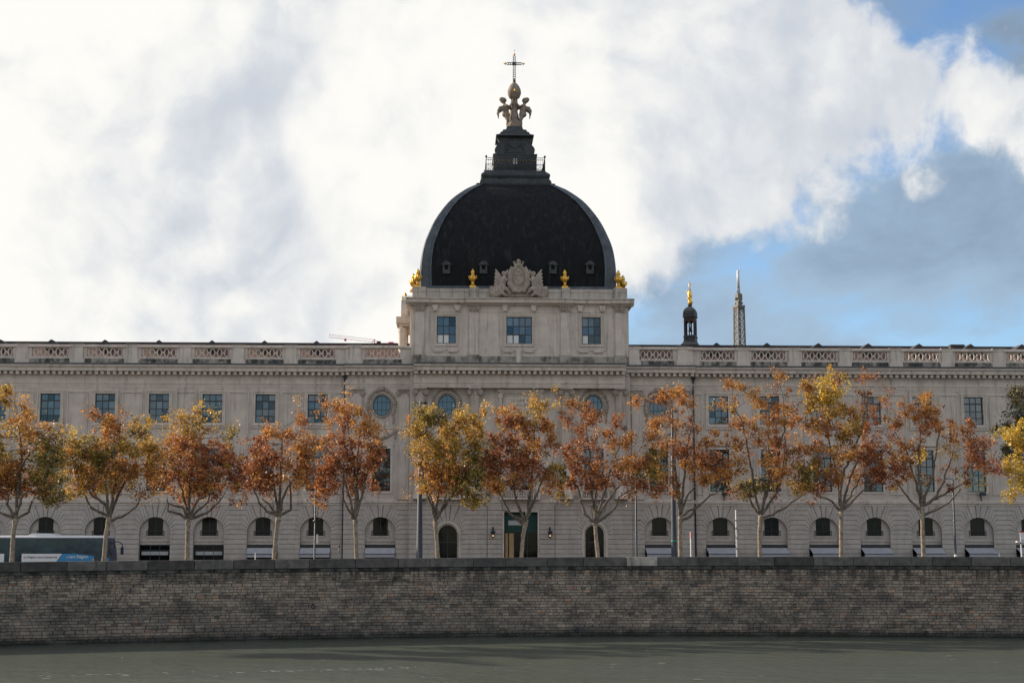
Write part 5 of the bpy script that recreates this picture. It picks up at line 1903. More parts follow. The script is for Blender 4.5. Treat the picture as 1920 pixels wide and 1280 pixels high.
def plane_tree(label, trunk, limbs, blobs, back, seed, dens=1., r0=.185, leaf=.118, Y=None):
    """trunk, limbs: pixel polylines; blobs: (px, py, rx, ry, palette[, sparse]) clumps of the crown"""
    rg = np.random.default_rng(seed)
    Y = prom(trunk[0][0], back) if Y is None else Y
    k = Y / F
    bxw = at(trunk[0][0], trunk[0][1], Y)[0]
    W3 = lambda px, py, dy=0.: np.array([at(px, py, Y)[0] - bxw, dy, at(px, py, Y)[1]])
    # trunk centreline
    T = [W3(*trunk[0])]
    T[0][2] = 0.
    T += [W3(*q) for q in trunk[1:]]
    nodes, par = [], []

    def chain(pts, start):
        idx = start
        for a_, b_ in zip(pts[:-1], pts[1:]):
            n_ = max(1, int(np.linalg.norm(b_ - a_) / .33))
            for s in range(1, n_ + 1):
                nodes.append(a_ + (b_ - a_) * s / n_ + rg.normal(0, .035, 3) * (start > 0))
                par.append(idx)
                idx = len(nodes) - 1
        return idx

    nodes.append(T[0]); par.append(-1)
    top = chain(T, 0)
    n_trunk = len(nodes)
    minr = {}
    for lb in limbs:
        k0 = len(nodes)
        dy = rg.uniform(-1.1, 1.1)
        pts = [W3(q[0], q[1], dy * min(1., i / max(1, len(lb) - 1))) for i, q in enumerate(lb)]
        d_ = [np.linalg.norm(nodes[j] - pts[0]) for j in range(n_trunk)]
        j = int(np.argmin(d_))
        pts[0] = nodes[j]
        chain(pts, j)
        for q in range(k0, len(nodes)):
            f_ = (q - k0) / max(1, len(nodes) - k0)
            minr[q] = .115 * (1 - f_) + .035 * f_
    # attraction points fill the clumps
    A, Pn, Sp = [], [], []
    for bl in blobs:
        px, py, rx, ry, pl = bl[:5]
        sp = bl[5] if len(bl) > 5 else 1.
        c = W3(px, py)
        ex, ez = rx * k, ry * k
        ey = min(max(ex * .95, ez * .8), 2.1)
        lim = 2.2 * max(0., 1 - abs(c[0]) / 4.5)
        c[1] = rg.uniform(-1, 1) * (.6 + lim * .5)
        n_ = max(4, int(ex * ez * 3.14 * 7.0 * sp * dens))
        q = rg.normal(size=(n_, 3))
        q /= np.linalg.norm(q, axis=1, keepdims=True)
        q *= rg.uniform(0, 1, (n_, 1)) ** .40 * rg.uniform(.86, 1.12, (n_, 1))
        A.append(c + q * [ex * 1.06, ey, ez * 1.04])
        Pn += [pl if rg.random() < .79 else blobs[rg.integers(len(blobs))][4] for _ in range(n_)]
        Sp += [sp] * n_
    A = np.concatenate(A)
    # stray sprays that knit the clumps together
    j_ = rg.integers(0, len(A), int(len(A) * .22))
    A = np.concatenate([A, A[j_] + rg.normal(0, [.75, .6, .55], (len(j_), 3))])
    Pn += [Pn[q] for q in j_]
    Sp += [.35] * len(j_)
    # grow branches towards them (space colonisation)
    N_ = np.array(nodes)
    par = list(par)
    alive = np.ones(len(A), bool)
    nn = np.full(len(A), 0)
    nd = np.full(len(A), 1e9)

    def upd(i0):
        nonlocal nn, nd
        d_ = np.linalg.norm(A[:, None, :] - N_[None, i0:, :], axis=2)
        j = d_.argmin(1)
        m_ = d_[np.arange(len(A)), j]
        b_ = m_ < nd
        nn[b_] = j[b_] + i0
        nd[b_] = m_[b_]

    # branches leave above the fork only
    lo = max(0, n_trunk - 2)
    d_ = np.linalg.norm(A[:, None, :] - N_[None, lo:, :], axis=2)
    nn = d_.argmin(1) + lo
    nd = d_.min(1)
    STEP = .30
    for it in range(70):
        act = alive & (nd < 60)
        if not act.any():
            break
        src = nn[act]
        dirs = A[act] - N_[src]
        dirs /= np.linalg.norm(dirs, axis=1, keepdims=True) + 1e-9
        us, inv = np.unique(src, return_inverse=True)
        acc = np.zeros((len(us), 3))
        np.add.at(acc, inv, dirs)
        acc += rg.normal(0, .18, acc.shape) + [0, 0, .10]
        ln = np.linalg.norm(acc, axis=1, keepdims=True)
        new = N_[us] + acc / (ln + 1e-9) * STEP
        i0 = len(N_)
        N_ = np.concatenate([N_, new])
        par += list(us)
        upd(i0)
        alive &= nd > .34
    par = np.array(par)
    # pipe-model radii
    n_ = len(N_)
    w = np.zeros(n_)
    leafn = np.ones(n_, bool)
    leafn[par[par >= 0]] = False
    w[leafn] = 1.
    for i in range(n_ - 1, 0, -1):
        w[par[i]] += w[i]
    rad = np.maximum(.011, .011 * w ** .46)
    sc_ = r0 * .80 / rad[n_trunk - 1]
    rad = np.where(rad > .03, np.minimum(rad, .03 + (rad - .03) * sc_), rad)
    for q, r_ in minr.items():
        rad[q] = max(rad[q], r_)
    tree = thing('plane_tree', label, 'tree', (bxw, Y, 0), 0, 'plane trees along the promenade')
    # trunk with a flared foot and a knobbly pollard head
    tp = [Vector(q) for q in N_[:n_trunk]]
    tr_ = []
    for i, q in enumerate(tp):
        f_ = i / (n_trunk - 1)
        tr_.append(r0 * (1.25 - .45 * min(1, f_ * 4) * .6 - .20 * f_ + (.16 if f_ > .90 else 0)) * (1 + .06 * math.sin(i * 2.3 + seed)))
    mb = MB().tube(tp, tr_, 12)
    for q in range(5):
        a_ = rg.uniform(0, 6.28)
        mb.ball(tp[-1] + Vector((math.cos(a_) * r0 * .7, math.sin(a_) * r0 * .7, rg.uniform(-.5, .1))), r0 * .55, r0 * .55, r0 * .6, 8, 6)
    mb.build('trunk', 'bark', tree)
    e = np.arange(n_trunk, n_)
    pr_ = par[e]
    r_a, r_b = np.minimum(rad[pr_], rad[e] * 1.25), rad[e]
    big_ = r_b > .035
    Vs, Fs, off_ = [], [], 0
    for sel, nn_ in ((big_, 7), (~big_, 3)):
        V, Fq = tubes_np(N_[pr_[sel]], N_[e[sel]], r_a[sel], r_b[sel], nn_)
        Vs.append(V); Fs.append(Fq + off_)
        off_ += len(V)
    link('branches', np_mesh('branches', np.concatenate(Vs), np.concatenate(Fs), 'branch_bark', smooth=True), tree)
    # leaves in loose sprays round the twig ends
    cnt = rg.integers(30, 72, len(A))
    cnt = (cnt * np.array([.55 + .45 * s for s in Sp])).astype(int)
    ia = np.repeat(np.arange(len(A)), cnt)
    sg = rg.uniform(.11, .29, len(A))[ia][:, None]
    C = A[ia] + rg.normal(0, 1, (len(ia), 3)) * sg
    C[:, 2] -= np.abs(rg.normal(0, .06, len(ia)))
    m_ = len(C)
    s = (leaf * np.exp(rg.normal(0, .26, m_)))[:, None]
    nrm = rg.normal(0, 1, (m_, 3)) + [0, 0, .35]
    nrm /= np.linalg.norm(nrm, axis=1, keepdims=True)
    t1 = np.cross(nrm, rg.normal(0, 1, (m_, 3)))
    t1 /= np.linalg.norm(t1, axis=1, keepdims=True) + 1e-9
    t2 = np.cross(nrm, t1)
    fold = nrm * s * rg.uniform(-.22, .22, (m_, 1))
    V = np.stack([C - t1 * s * .62, C + t2 * s * .5 + fold, C + t1 * s * .62, C - t2 * s * .5 + fold], 1).reshape(-1, 3)
    Fq = np.arange(m_ * 4).reshape(-1, 4)
    pal_a = np.array([[PAL[p_][q] for q in range(4)] for p_ in Pn])
    tone = rg.uniform(.86, 1.14, len(A))
    pick = np.clip((rg.normal(0, 1, m_) * 1.05 + rg.integers(0, 4, len(A))[ia]).round().astype(int), 0, 3)
    c = pal_a[ia, pick] * tone[ia][:, None] * rg.uniform(.84, 1.18, (m_, 1))
    link('crown', np_mesh('crown', V, Fq, 'leaf', np.repeat(np.clip(c, 0, .9), 4, 0)), tree)
    return tree


G = 3.0
plane_tree('loose olive and rust plane tree whose trunk crosses the coach windows', [(22, 1052), (25, 1000), (29, 972)],
           [[(29, 972), (4, 962), (-22, 952)], [(29, 972), (50, 958), (56, 938)], [(30, 965), (16, 945), (22, 928)], [(30, 960), (32, 900), (38, 860), (30, 790)], [(32, 920), (42, 880), (60, 850), (95, 832)], [(31, 940), (46, 926), (66, 920)]],
           [(30, 735, 22, 20, 'y', .6), (15, 760, 20, 22, 'y', .5), (48, 775, 24, 28, 'o', .7), (20, 805, 30, 26, 'y', .7), (62, 815, 32, 28, 'o', .8), (35, 845, 22, 18, 'o', .5), (98, 842, 26, 32, 'g'), (-30, 850, 45, 50, 'g'), (5, 905, 38, 28, 'r'), (48, 905, 36, 24, 'r'), (92, 885, 32, 34, 'g'), (104, 932, 26, 18, 'g'), (70, 925, 20, 12, 'g', .7), (-35, 910, 40, 30, 'r'), (10, 880, 40, 22, 'o')], G, 1)
plane_tree('broad golden-topped plane tree with spreading limbs at the front of the coach', [(194, 1050), (199, 1000), (205, 968)],
           [[(205, 972), (170, 952), (158, 935), (150, 915)], [(207, 978), (240, 962), (258, 948), (262, 935)], [(205, 968), (200, 945), (176, 930), (165, 905)], [(205, 966), (203, 930), (200, 890)], [(206, 966), (219, 930), (232, 900), (270, 870)], [(210, 960), (218, 900), (215, 840)]],
           [(178, 775, 10, 14, 'o', .7), (215, 785, 24, 20, 'o', .8), (205, 815, 26, 20, 'o'), (270, 800, 22, 22, 'y', .7), (245, 835, 34, 24, 'y'), (280, 845, 26, 28, 'y', .8), (160, 835, 30, 24, 'g'), (135, 855, 30, 36, 'g'), (190, 855, 34, 28, 'g'), (240, 880, 44, 30, 'o'), (170, 895, 44, 32, 'o', .9), (285, 885, 26, 24, 'o', .8), (215, 905, 34, 22, 'y', .6), (140, 905, 30, 24, 'y', .9), (268, 925, 28, 14, 'o', .6)], G, 2)
plane_tree('dense russet plane tree with low crooked limbs right of the coach', [(351, 1048), (352, 1000), (353, 972)],
           [[(352, 975), (338, 962), (318, 958), (316, 935)], [(353, 974), (372, 968), (398, 956), (420, 932)], [(353, 965), (345, 952), (320, 943)], [(354, 955), (356, 900), (362, 840), (366, 800)], [(355, 950), (372, 935), (400, 920)], [(355, 940), (340, 920), (330, 890)], [(398, 956), (390, 940), (392, 925)]],
           [(366, 772, 18, 14, 'y', .6), (335, 792, 24, 18, 'y', .8), (375, 800, 24, 20, 'y', .8), (402, 778, 20, 16, 'y', .25), (430, 815, 32, 26, 'g', .28), (328, 825, 26, 24, 'o'), (362, 835, 30, 28, 'r'), (400, 850, 34, 30, 'r'), (330, 870, 34, 30, 'r'), (375, 885, 36, 30, 'r'), (430, 870, 28, 28, 'r'), (448, 900, 22, 26, 'r', .8), (335, 915, 30, 22, 'o', .8), (400, 915, 36, 20, 'r', .8), (452, 935, 14, 14, 'r', .4), (300, 895, 18, 30, 'o', .7)], G, 3)
plane_tree('smaller russet plane tree with a thin top shoot, first one left of the left drainpipe', [(512, 1048), (518, 1000), (522, 968)],
           [[(520, 972), (500, 958), (486, 942), (476, 918)], [(522, 966), (545, 955), (547, 935), (545, 900)], [(522, 960), (505, 945), (490, 935)], [(524, 955), (524, 910), (526, 850), (528, 800)], [(525, 945), (535, 920), (560, 880)], [(525, 935), (512, 910), (500, 880)]],
           [(567, 780, 13, 10, 'o', .5), (572, 800, 12, 12, 'o', .5), (515, 818, 24, 16, 'o', .9), (545, 815, 20, 16, 'o', .9), (490, 835, 24, 18, 'r', .8), (575, 835, 26, 24, 'o', .9), (480, 870, 26, 28, 'r'), (520, 860, 32, 24, 'r', .8), (560, 865, 30, 24, 'o', .8), (465, 895, 22, 22, 'r', .9), (500, 905, 32, 22, 'r', .8), (545, 905, 28, 20, 'o', .7), (575, 885, 26, 24, 'r')], G, 4)
plane_tree('orange-red plane tree with a forked trunk just right of the left drainpipe', [(670, 1046), (667, 1000), (666, 974)],
           [[(664, 972), (652, 955), (643, 935), (640, 915)], [(667, 968), (671, 945), (668, 900), (660, 850), (650, 790)], [(669, 920), (690, 880), (700, 845), (720, 820)], [(668, 900), (640, 870), (615, 840)], [(668, 890), (672, 830), (680, 790)]],
           [(622, 765, 18, 14, 'o', .8), (655, 765, 22, 14, 'o', .9), (610, 790, 16, 10, 'o', .6), (640, 790, 26, 18, 'r', .8), (675, 770, 16, 10, 'o', .7), (690, 800, 28, 22, 'o', .9), (650, 825, 26, 22, 'r', .7), (610, 830, 22, 20, 'o', .8), (700, 835, 24, 22, 'o', .8), (640, 865, 32, 26, 'r'), (685, 870, 28, 28, 'r', .9), (615, 880, 26, 26, 'r', .9), (655, 905, 28, 20, 'r'), (690, 905, 20, 16, 'r', .8), (620, 912, 20, 14, 'r', .8), (597, 915, 14, 26, 'r', .9), (594, 940, 12, 12, 'o', .6), (712, 850, 12, 14, 'r', .6)], G, 5)
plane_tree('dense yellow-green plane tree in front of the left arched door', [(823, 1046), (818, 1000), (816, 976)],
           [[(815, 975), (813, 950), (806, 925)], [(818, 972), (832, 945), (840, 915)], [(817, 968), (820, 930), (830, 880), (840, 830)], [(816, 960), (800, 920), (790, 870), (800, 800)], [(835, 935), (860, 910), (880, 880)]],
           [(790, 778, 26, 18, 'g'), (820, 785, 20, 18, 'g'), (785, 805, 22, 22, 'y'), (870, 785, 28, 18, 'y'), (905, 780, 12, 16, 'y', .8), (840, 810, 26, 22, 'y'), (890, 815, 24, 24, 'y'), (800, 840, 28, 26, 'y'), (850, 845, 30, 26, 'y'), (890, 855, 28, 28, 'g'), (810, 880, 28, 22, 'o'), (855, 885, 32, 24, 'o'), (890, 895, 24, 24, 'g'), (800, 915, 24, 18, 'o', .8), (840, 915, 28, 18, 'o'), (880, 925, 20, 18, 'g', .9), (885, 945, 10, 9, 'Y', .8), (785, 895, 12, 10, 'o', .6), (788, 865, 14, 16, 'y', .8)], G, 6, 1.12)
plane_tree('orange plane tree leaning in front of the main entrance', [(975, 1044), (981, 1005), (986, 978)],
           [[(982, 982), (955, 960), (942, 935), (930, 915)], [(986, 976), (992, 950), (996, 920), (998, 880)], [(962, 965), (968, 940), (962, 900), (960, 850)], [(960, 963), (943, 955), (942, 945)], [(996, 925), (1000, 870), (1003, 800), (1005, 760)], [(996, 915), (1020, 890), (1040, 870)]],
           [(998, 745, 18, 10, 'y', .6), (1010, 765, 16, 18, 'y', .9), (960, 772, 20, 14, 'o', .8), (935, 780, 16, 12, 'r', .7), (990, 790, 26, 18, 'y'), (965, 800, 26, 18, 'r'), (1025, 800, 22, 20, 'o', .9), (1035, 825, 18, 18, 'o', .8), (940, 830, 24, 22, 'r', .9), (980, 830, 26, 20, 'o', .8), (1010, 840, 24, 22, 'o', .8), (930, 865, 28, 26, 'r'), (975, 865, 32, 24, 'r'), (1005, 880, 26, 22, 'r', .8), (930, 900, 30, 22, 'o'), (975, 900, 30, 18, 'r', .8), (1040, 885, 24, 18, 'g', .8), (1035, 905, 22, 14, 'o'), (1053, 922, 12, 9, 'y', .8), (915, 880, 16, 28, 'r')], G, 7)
plane_tree('thin red-orange plane tree with upswept limbs before the right arched door', [(1124, 1044), (1118, 1010), (1116, 982)],
           [[(1116, 975), (1096, 962), (1090, 940), (1085, 915)], [(1118, 980), (1140, 965), (1158, 948), (1160, 930), (1185, 918)], [(1117, 970), (1117, 930), (1120, 905)], [(1118, 940), (1106, 890), (1103, 830), (1098, 790)], [(1120, 915), (1145, 880), (1165, 830)], [(1122, 970), (1135, 945), (1150, 925), (1170, 900)]],
           [(1070, 752, 20, 12, 'o', .8), (1095, 760, 14, 10, 'r', .8), (1060, 775, 14, 12, 'r', .6), (1105, 785, 24, 12, 'r', .9), (1120, 775, 12, 8, 'o', .7), (1080, 805, 20, 16, 'r', .6), (1160, 790, 16, 16, 'r', .6), (1135, 808, 20, 12, 'o', .9), (1075, 840, 22, 22, 'r', .8), (1110, 835, 22, 18, 'r', .6), (1155, 830, 22, 18, 'o', .7), (1185, 825, 20, 16, 'o', .7), (1085, 870, 22, 20, 'r', .9), (1125, 870, 22, 20, 'r', .7), (1165, 865, 24, 20, 'o', .7), (1075, 905, 16, 16, 'r', .9), (1115, 905, 24, 16, 'r', .9), (1155, 898, 24, 16, 'r', .7), (1200, 870, 26, 22, 'o', .8), (1195, 905, 30, 16, 'r', .9), (1228, 915, 20, 12, 'r', .9), (1215, 890, 20, 16, 'g', .8)], G, 8)
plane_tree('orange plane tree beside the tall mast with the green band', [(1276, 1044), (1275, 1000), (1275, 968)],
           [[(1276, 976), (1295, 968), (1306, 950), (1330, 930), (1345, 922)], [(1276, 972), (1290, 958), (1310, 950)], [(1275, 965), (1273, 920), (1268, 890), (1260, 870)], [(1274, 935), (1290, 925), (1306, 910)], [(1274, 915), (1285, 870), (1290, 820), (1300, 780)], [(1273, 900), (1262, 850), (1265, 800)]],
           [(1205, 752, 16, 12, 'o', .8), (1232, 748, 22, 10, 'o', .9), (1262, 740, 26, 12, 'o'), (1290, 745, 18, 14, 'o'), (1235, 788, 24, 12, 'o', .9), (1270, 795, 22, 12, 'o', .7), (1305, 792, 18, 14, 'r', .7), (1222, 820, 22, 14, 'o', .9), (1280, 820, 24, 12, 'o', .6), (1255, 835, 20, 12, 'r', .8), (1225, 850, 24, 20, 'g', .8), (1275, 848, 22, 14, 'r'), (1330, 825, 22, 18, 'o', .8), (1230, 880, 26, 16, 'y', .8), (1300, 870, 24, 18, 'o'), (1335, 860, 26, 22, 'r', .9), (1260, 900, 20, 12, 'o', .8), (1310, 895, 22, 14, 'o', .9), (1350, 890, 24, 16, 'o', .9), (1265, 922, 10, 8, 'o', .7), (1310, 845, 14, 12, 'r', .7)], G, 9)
plane_tree('open orange plane tree with bare pale limbs right of the banded white post', [(1425, 1044), (1424, 1000), (1426, 966)],
           [[(1424, 968), (1412, 950), (1405, 930), (1395, 910)], [(1427, 964), (1442, 945), (1460, 918), (1466, 880), (1470, 820)], [(1430, 972), (1458, 958), (1475, 950), (1500, 932), (1515, 925)], [(1425, 960), (1416, 930), (1410, 890), (1400, 840), (1390, 790), (1370, 760)], [(1440, 948), (1440, 900), (1440, 840), (1442, 790)], [(1466, 880), (1471, 800), (1468, 740)]],
           [(1372, 722, 12, 12, 'o', .8), (1392, 725, 14, 10, 'o', .8), (1345, 760, 16, 8, 'o', .8), (1372, 762, 14, 12, 'y', .8), (1408, 745, 10, 10, 'o', .5), (1425, 755, 20, 14, 'o', .8), (1465, 705, 14, 8, 'o', .7), (1470, 735, 16, 10, 'r', .5), (1470, 765, 22, 14, 'o', .9), (1400, 785, 24, 16, 'o', .8), (1445, 790, 24, 18, 'o', .8), (1490, 785, 16, 20, 'o', .8), (1375, 820, 20, 16, 'o', .6), (1415, 820, 24, 18, 'o', .8), (1460, 825, 26, 20, 'r', .8), (1385, 850, 20, 18, 'o', .5), (1435, 860, 22, 18, 'o', .6), (1480, 860, 24, 22, 'r', .8), (1375, 880, 22, 14, 'o', .8), (1460, 890, 22, 18, 'o', .8), (1410, 908, 26, 14, 'g'), (1405, 925, 16, 12, 'g', .9), (1500, 900, 20, 20, 'g', .8), (1500, 920, 18, 10, 'y', .7), (1370, 925, 10, 8, 'r', .3)], G, 10)
plane_tree('tallest golden-orange plane tree with a sunlit pale trunk', [(1577, 1044), (1577, 1000), (1577, 958)],
           [[(1576, 955), (1560, 940), (1540, 932), (1532, 920)], [(1578, 957), (1595, 945), (1612, 925), (1640, 905)], [(1577, 950), (1575, 920), (1582, 880), (1600, 840), (1615, 800), (1625, 740)], [(1580, 950), (1590, 910), (1605, 870), (1640, 820)], [(1575, 940), (1570, 890), (1560, 840), (1550, 780), (1550, 730)], [(1590, 948), (1602, 915), (1625, 880)]],
           [(1550, 712, 22, 14, 'Y'), (1573, 710, 8, 12, 'y', .9), (1515, 725, 18, 18, 'y', .9), (1545, 740, 28, 18, 'Y'), (1625, 705, 22, 10, 'r', .6), (1625, 735, 18, 10, 'r', .35), (1520, 760, 24, 20, 'y'), (1565, 768, 28, 20, 'y'), (1605, 775, 18, 16, 'o', .8), (1640, 765, 14, 18, 'r', .4), (1665, 745, 12, 12, 'r', .4), (1535, 800, 28, 20, 'o'), (1585, 805, 28, 22, 'y'), (1630, 805, 24, 20, 'r', .8), (1665, 790, 16, 16, 'r', .5), (1525, 845, 30, 24, 'o', .9), (1580, 850, 32, 22, 'o', .8), (1635, 850, 32, 26, 'r'), (1510, 885, 24, 20, 'g'), (1555, 895, 28, 18, 'r', .9), (1605, 890, 28, 18, 'o', .7), (1655, 890, 30, 18, 'r'), (1685, 870, 16, 18, 'r', .9), (1535, 915, 26, 12, 'r', .8), (1683, 905, 14, 10, 'o', .8), (1510, 910, 16, 12, 'y', .8)], G, 11)
plane_tree('sparse orange plane tree with wide bare limbs left of the slim street lamp', [(1732, 1044), (1730, 1000), (1729, 950)],
           [[(1728, 955), (1706, 938), (1695, 920), (1685, 900)], [(1731, 965), (1765, 952), (1790, 935), (1810, 915)], [(1729, 948), (1729, 930), (1722, 890), (1722, 850), (1728, 800)], [(1731, 945), (1755, 930), (1768, 900), (1785, 850)], [(1730, 935), (1748, 890), (1752, 850), (1760, 810)], [(1724, 900), (1710, 870), (1700, 830)], [(1810, 915), (1825, 895), (1835, 880)]],
           [(1695, 760, 12, 10, 'o', .8), (1735, 748, 16, 12, 'o', .9), (1718, 775, 22, 16, 'o'), (1750, 775, 14, 16, 'o', .9), (1690, 790, 16, 14, 'r', .8), (1735, 800, 24, 14, 'r', .9), (1765, 800, 18, 12, 'o', .8), (1795, 800, 18, 12, 'o', .8), (1818, 795, 16, 12, 'r', .9), (1685, 820, 16, 16, 'r', .7), (1715, 830, 22, 14, 'o', .7), (1775, 825, 20, 14, 'o', .7), (1810, 820, 14, 12, 'r', .5), (1700, 855, 22, 18, 'o', .7), (1735, 850, 16, 14, 'Y', .8), (1775, 850, 16, 14, 'y', .6), (1825, 835, 24, 14, 'r', .7), (1850, 828, 14, 8, 'r', .8), (1825, 860, 22, 18, 'r', .8), (1855, 870, 20, 12, 'r', .9), (1872, 880, 12, 10, 'r', .8), (1735, 890, 18, 10, 'o', .5), (1685, 890, 16, 16, 'r', .8), (1790, 880, 22, 16, 'r', .3), (1815, 905, 14, 10, 'r', .5), (1775, 910, 10, 8, 'r', .3)], G, 12)
plane_tree('dark green tree cut by the right picture edge behind the yellow one', [(1968, 1046), (1964, 1000), (1960, 950)],
           [[(1960, 950), (1940, 900), (1925, 840)], [(1960, 950), (1960, 880), (1945, 800)]],
           [(1912, 740, 18, 16, 'd'), (1900, 755, 12, 12, 'd', .8), (1925, 770, 24, 22, 'd'), (1885, 795, 20, 14, 'd', .5), (1872, 803, 12, 10, 'd', .4), (1910, 805, 22, 18, 'd'), (1940, 800, 34, 46, 'd'), (1900, 838, 22, 18, 'd', .9), (1885, 848, 12, 10, 'd', .6), (1945, 850, 30, 30, 'd')], 11.5, 13)
plane_tree('bright yellow tree cut by the right picture edge', [(1944, 1046), (1944, 1000), (1946, 960)],
           [[(1946, 960), (1930, 920), (1915, 880)], [(1946, 960), (1948, 900), (1940, 830)]],
           [(1895, 812, 22, 10, 'Y'), (1918, 795, 14, 14, 'Y', .9), (1912, 830, 18, 14, 'Y'), (1935, 830, 22, 26, 'Y'), (1905, 870, 20, 18, 'Y'), (1892, 890, 14, 16, 'Y', .9), (1918, 895, 20, 22, 'Y'), (1908, 920, 16, 14, 'Y', .9), (1945, 880, 26, 40, 'Y')], 4.5, 14)

# ------------------------------------------------------------------ beyond the building
hl = MB()
nx_, ny_ = 40, 14
for j in range(ny_ + 1):
    for i in range(nx_ + 1):
        X_, Y_ = -700 + 1400 * i / nx_, 420 + 700 * j / ny_
        e_ = math.sin(math.pi * j / ny_) ** .8 * math.sin(math.pi * i / nx_) ** .5
        hl.v.append((X_, Y_, -.4 + 48 * e_ * (1 + .12 * math.sin(X_ * .013) * math.cos(Y_ * .017))))
for j in range(ny_):
    for i in range(nx_):
        a_ = j * (nx_ + 1) + i
        hl.f.append((a_, a_ + 1, a_ + nx_ + 2, a_ + nx_ + 1)); hl.s.append(True)
tag(hl.build('hill', 'terrain'), kind='structure')

# chapel behind the building with its open bell cupola
CY = 176.0
cx_, _ = at(1294.5, 620, CY)
czb = at(1294, 648, CY)[1]
kc = CY / F * 1.005
cup = thing('chapel', 'small dark bell cupola with gilded top of the chapel behind the right wing', 'chapel', (cx_, CY, 0), R(-20))
MB().box(-5, 5, -9, 9, -.28, czb - 5.2).build('wall', 'limestone', cup)
MB().along([(-9.4, czb - 5.2), (9.4, czb - 5.2), (0, czb - .6)], -5.4, 5.4).build('roof', 'roof_tile', cup)
zc_ = lambda py: at(1294, py, CY)[1]
MB().square([(.98, czb - 3), (.98, zc_(647)), (.80, zc_(644)), (.68, zc_(640)), (.66, zc_(634)), (.72, zc_(633)), (.70, zc_(630.5))]).build('cupola_base', 'lead_dark', cup)
cu = MB()
s0, s1 = zc_(631), zc_(594.5)
hwc = .64
for k in range(4):
    ca, sa = [(1, 0), (0, 1), (-1, 0), (0, -1)][k]
    panel = MB()
    op = [('a', -.50, -.06, s0 + .12, s0 + 1.55, .24), ('a', .06, .50, s0 + .12, s0 + 1.55, .24)]
    wall(panel, -hwc, hwc, s0, s1, -hwc, op, .14, 10)
    cu.add([(x * ca - y * sa, x * sa + y * ca, z) for x, y, z in panel.v], panel.f)
cu.build('belfry', 'cupola_wood', cup)
MB().square([(.76, s1 - .06), (.76, s1 + .04), (.70, s1 + .10), (.72, s1 + .36), (.66, s1 + .70), (.52, s1 + .98), (.34, s1 + 1.16), (.20, s1 + 1.24), (.18, s1 + 1.42), (.25, s1 + 1.46)]).build('cupola_roof', 'lead_dark', cup)
MB().lathe([(.05, 0), (.28, .05), (.22, .25), (.12, .5), (.05, .6)], (0, 0, s0 + .55), 12).tube([(0, 0, s0 + 1.1), (0, 0, s1)], .03, 5).box(-.6, .6, -.05, .05, s1 - .16, s1 - .04).build('bell', 'iron', cup)
zf_ = s1 + 1.44
gf = MB().lathe([(.26, 0), (.20, .35), (.27, .7), (.20, 1.0), (.28, 1.25), (.18, 1.6), (.10, 1.9)], (0, 0, zf_), 10)
for q in range(6):
    gf.ball((.24 * math.cos(q * 1.9), .24 * math.sin(q * 1.9), zf_ + .3 + q * .26), .13, .13, .14, 7, 5)
gf.tube([(-.08, 0, zf_ + 1.5), (-.08, 0, zc_(527))], .04, 5).tube([(.10, 0, zf_ + 1.5), (.10, 0, zc_(530))], .035, 5)
gf.build('gilded_finial', 'gold', cup)

# lattice transmission tower on the hill
TY = 640.0
tx, _ = at(1386.5, 640, TY)
kt = TY / F
zt2 = lambda py: at(1386, py, TY)[1]
tw_ = thing('lattice_tower', 'slim metal lattice transmission tower rising far behind the right wing', 'tower', (tx, TY, 0), R(28))
zb2, zm2 = 30., zt2(578)
lat = MB()
hw_ = lambda z: np.interp(z, [zb2, zt2(648), zm2], [11.5 * kt, 9.6 * kt, 8.6 * kt]) * .80
lv = [zb2]
while lv[-1] < zm2 - 1:
    lv.append(min(zm2, lv[-1] + hw_(lv[-1]) * 1.55))
for k in range(4):
    ca, sa = [(1, 0), (0, 1), (-1, 0), (0, -1)][k]
    T_ = lambda u, z: ((u * ca + hw_(z) * sa), (u * sa - hw_(z) * ca), z)
    lat.tube([T_(-hw_(lv[0]), lv[0]), T_(-hw_(lv[-1]), lv[-1])], .42, 4, smooth=False)
    for a_, b_ in zip(lv[:-1], lv[1:]):
        lat.tube([T_(-hw_(a_), a_), T_(hw_(b_), b_)], .16, 4, smooth=False)
        lat.tube([T_(hw_(a_), a_), T_(-hw_(b_), b_)], .16, 4, smooth=False)
        lat.tube([T_(-hw_(b_), b_), T_(hw_(b_), b_)], .16, 4, smooth=False)
lat.build('lattice', 'tower_paint', tw_)
h1 = hw_(zm2)
MB().square([(h1, zm2), (h1 * 1.25, zm2 + .3), (h1 * 1.25, zm2 + 1.2), (h1 * 1.18, zm2 + 1.2)]).build('platform', 'tower_paint', tw_)
MB().square([(h1 * .62, zm2 + 1.2), (h1 * .62, zt2(563)), (h1 * .74, zt2(562)), (h1 * .74, zt2(552)), (h1 * .5, zt2(550))]).build('cabin', 'tower_paint', tw_)
an = MB()
for q in range(6):
    a_ = q * 1.05
    an.tube([(h1 * .4 * math.cos(a_), h1 * .4 * math.sin(a_), zt2(551)), (.5 * math.cos(a_), .5 * math.sin(a_), zt2(536))], .16, 4)
    an.ball((h1 * .95 * math.cos(a_), h1 * .95 * math.sin(a_), zt2(560) - (q % 3)), .55, .55, .55, 8, 6)
an.build('antenna_cluster', 'galvanised', tw_)
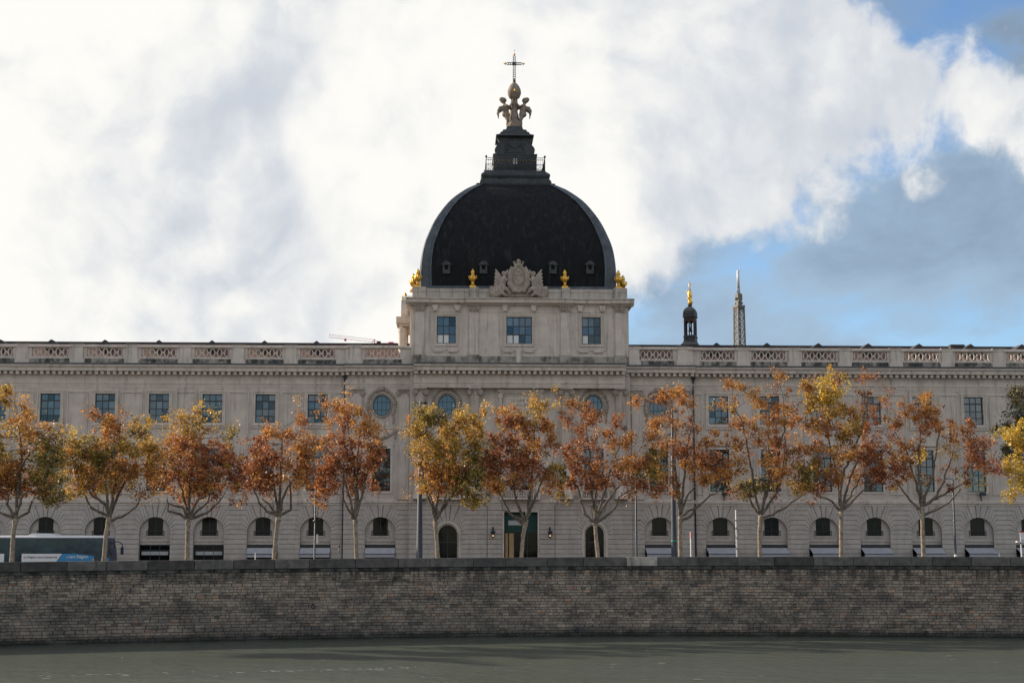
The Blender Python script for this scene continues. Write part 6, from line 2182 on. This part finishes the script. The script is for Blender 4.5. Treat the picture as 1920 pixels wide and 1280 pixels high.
MB().lathe([(.62, zt2(540)), (.55, zt2(507)), (.2, zt2(506.5))], n=8).tube([(.5, 0, zt2(508)), (1.2, 0, zt2(504)), (1.2, 0, zt2(499))], .15, 5).build('mast', 'white_paint', tw_)

# tower crane far off, its jib just over the balustrade
KY = 520.0
kx, _ = at(702, 640, KY)
kk = KY / F
zk = lambda py: at(702, py, KY)[1]
ck = thing('tower_crane', 'distant pink tower crane jib showing above the balustrade left of the tower', 'crane', (kx, KY, 0))
cj = MB()
A0, A1 = Vector((-87 * kk, 0, zk(632.5))), Vector((0, 0, zk(642)))
dj = (A1 - A0) / 16
for k in range(16):
    a_, b_ = A0 + dj * k, A0 + dj * (k + 1)
    up_ = Vector((0, 0, 1.1))
    cj.tube([a_, b_], .07, 4).tube([a_ + up_, b_ + up_], .06, 4).tube([a_, (a_ + b_) / 2 + up_], .045, 4).tube([(a_ + b_) / 2 + up_, b_], .045, 4)
cj.build('jib', 'crane_pink', ck)
MB().box(-57 * kk, -53 * kk, -.5, .5, zk(639), zk(635)).build('trolley', 'crane_red', ck)
MB().tube([(-.2 * kk, 0, zk(646)), (.5 * kk, 0, zk(636.5))], .2, 4).tube([(-4 * kk, 0, zk(641)), (.5 * kk, 0, zk(636.5)), (8 * kk, 0, zk(643))], .14, 4).build('apex_frame', 'crane_red', ck)
MB().box(0, 42 * kk, -.5, .5, zk(645), zk(643)).build('counter_jib', 'crane_pink', ck)
MB().box(27 * kk, 36 * kk, -.9, .9, zk(646), zk(641.5)).build('counterweight', 'crane_red', ck)
MB().box(5 * kk, 12 * kk, -.8, .8, zk(643.5), zk(640)).build('winch', 'dark_roof', ck)
mt = MB()
for s_ in (-1, 1):
    for t_ in (-1, 1):
        mt.tube([(s_ * .8, t_ * .8, -.2), (s_ * .8, t_ * .8, zk(643))], .13, 4)
z_ = 0.
while z_ < zk(643) - 2:
    for s_ in (-1, 1):
        mt.tube([(-.8, s_ * .8, z_), (.8, s_ * .8, z_ + 2)], .07, 4).tube([(s_ * .8, -.8, z_), (s_ * .8, .8, z_ + 2)], .07, 4)
    z_ += 2
mt.build('mast', 'crane_red', ck)
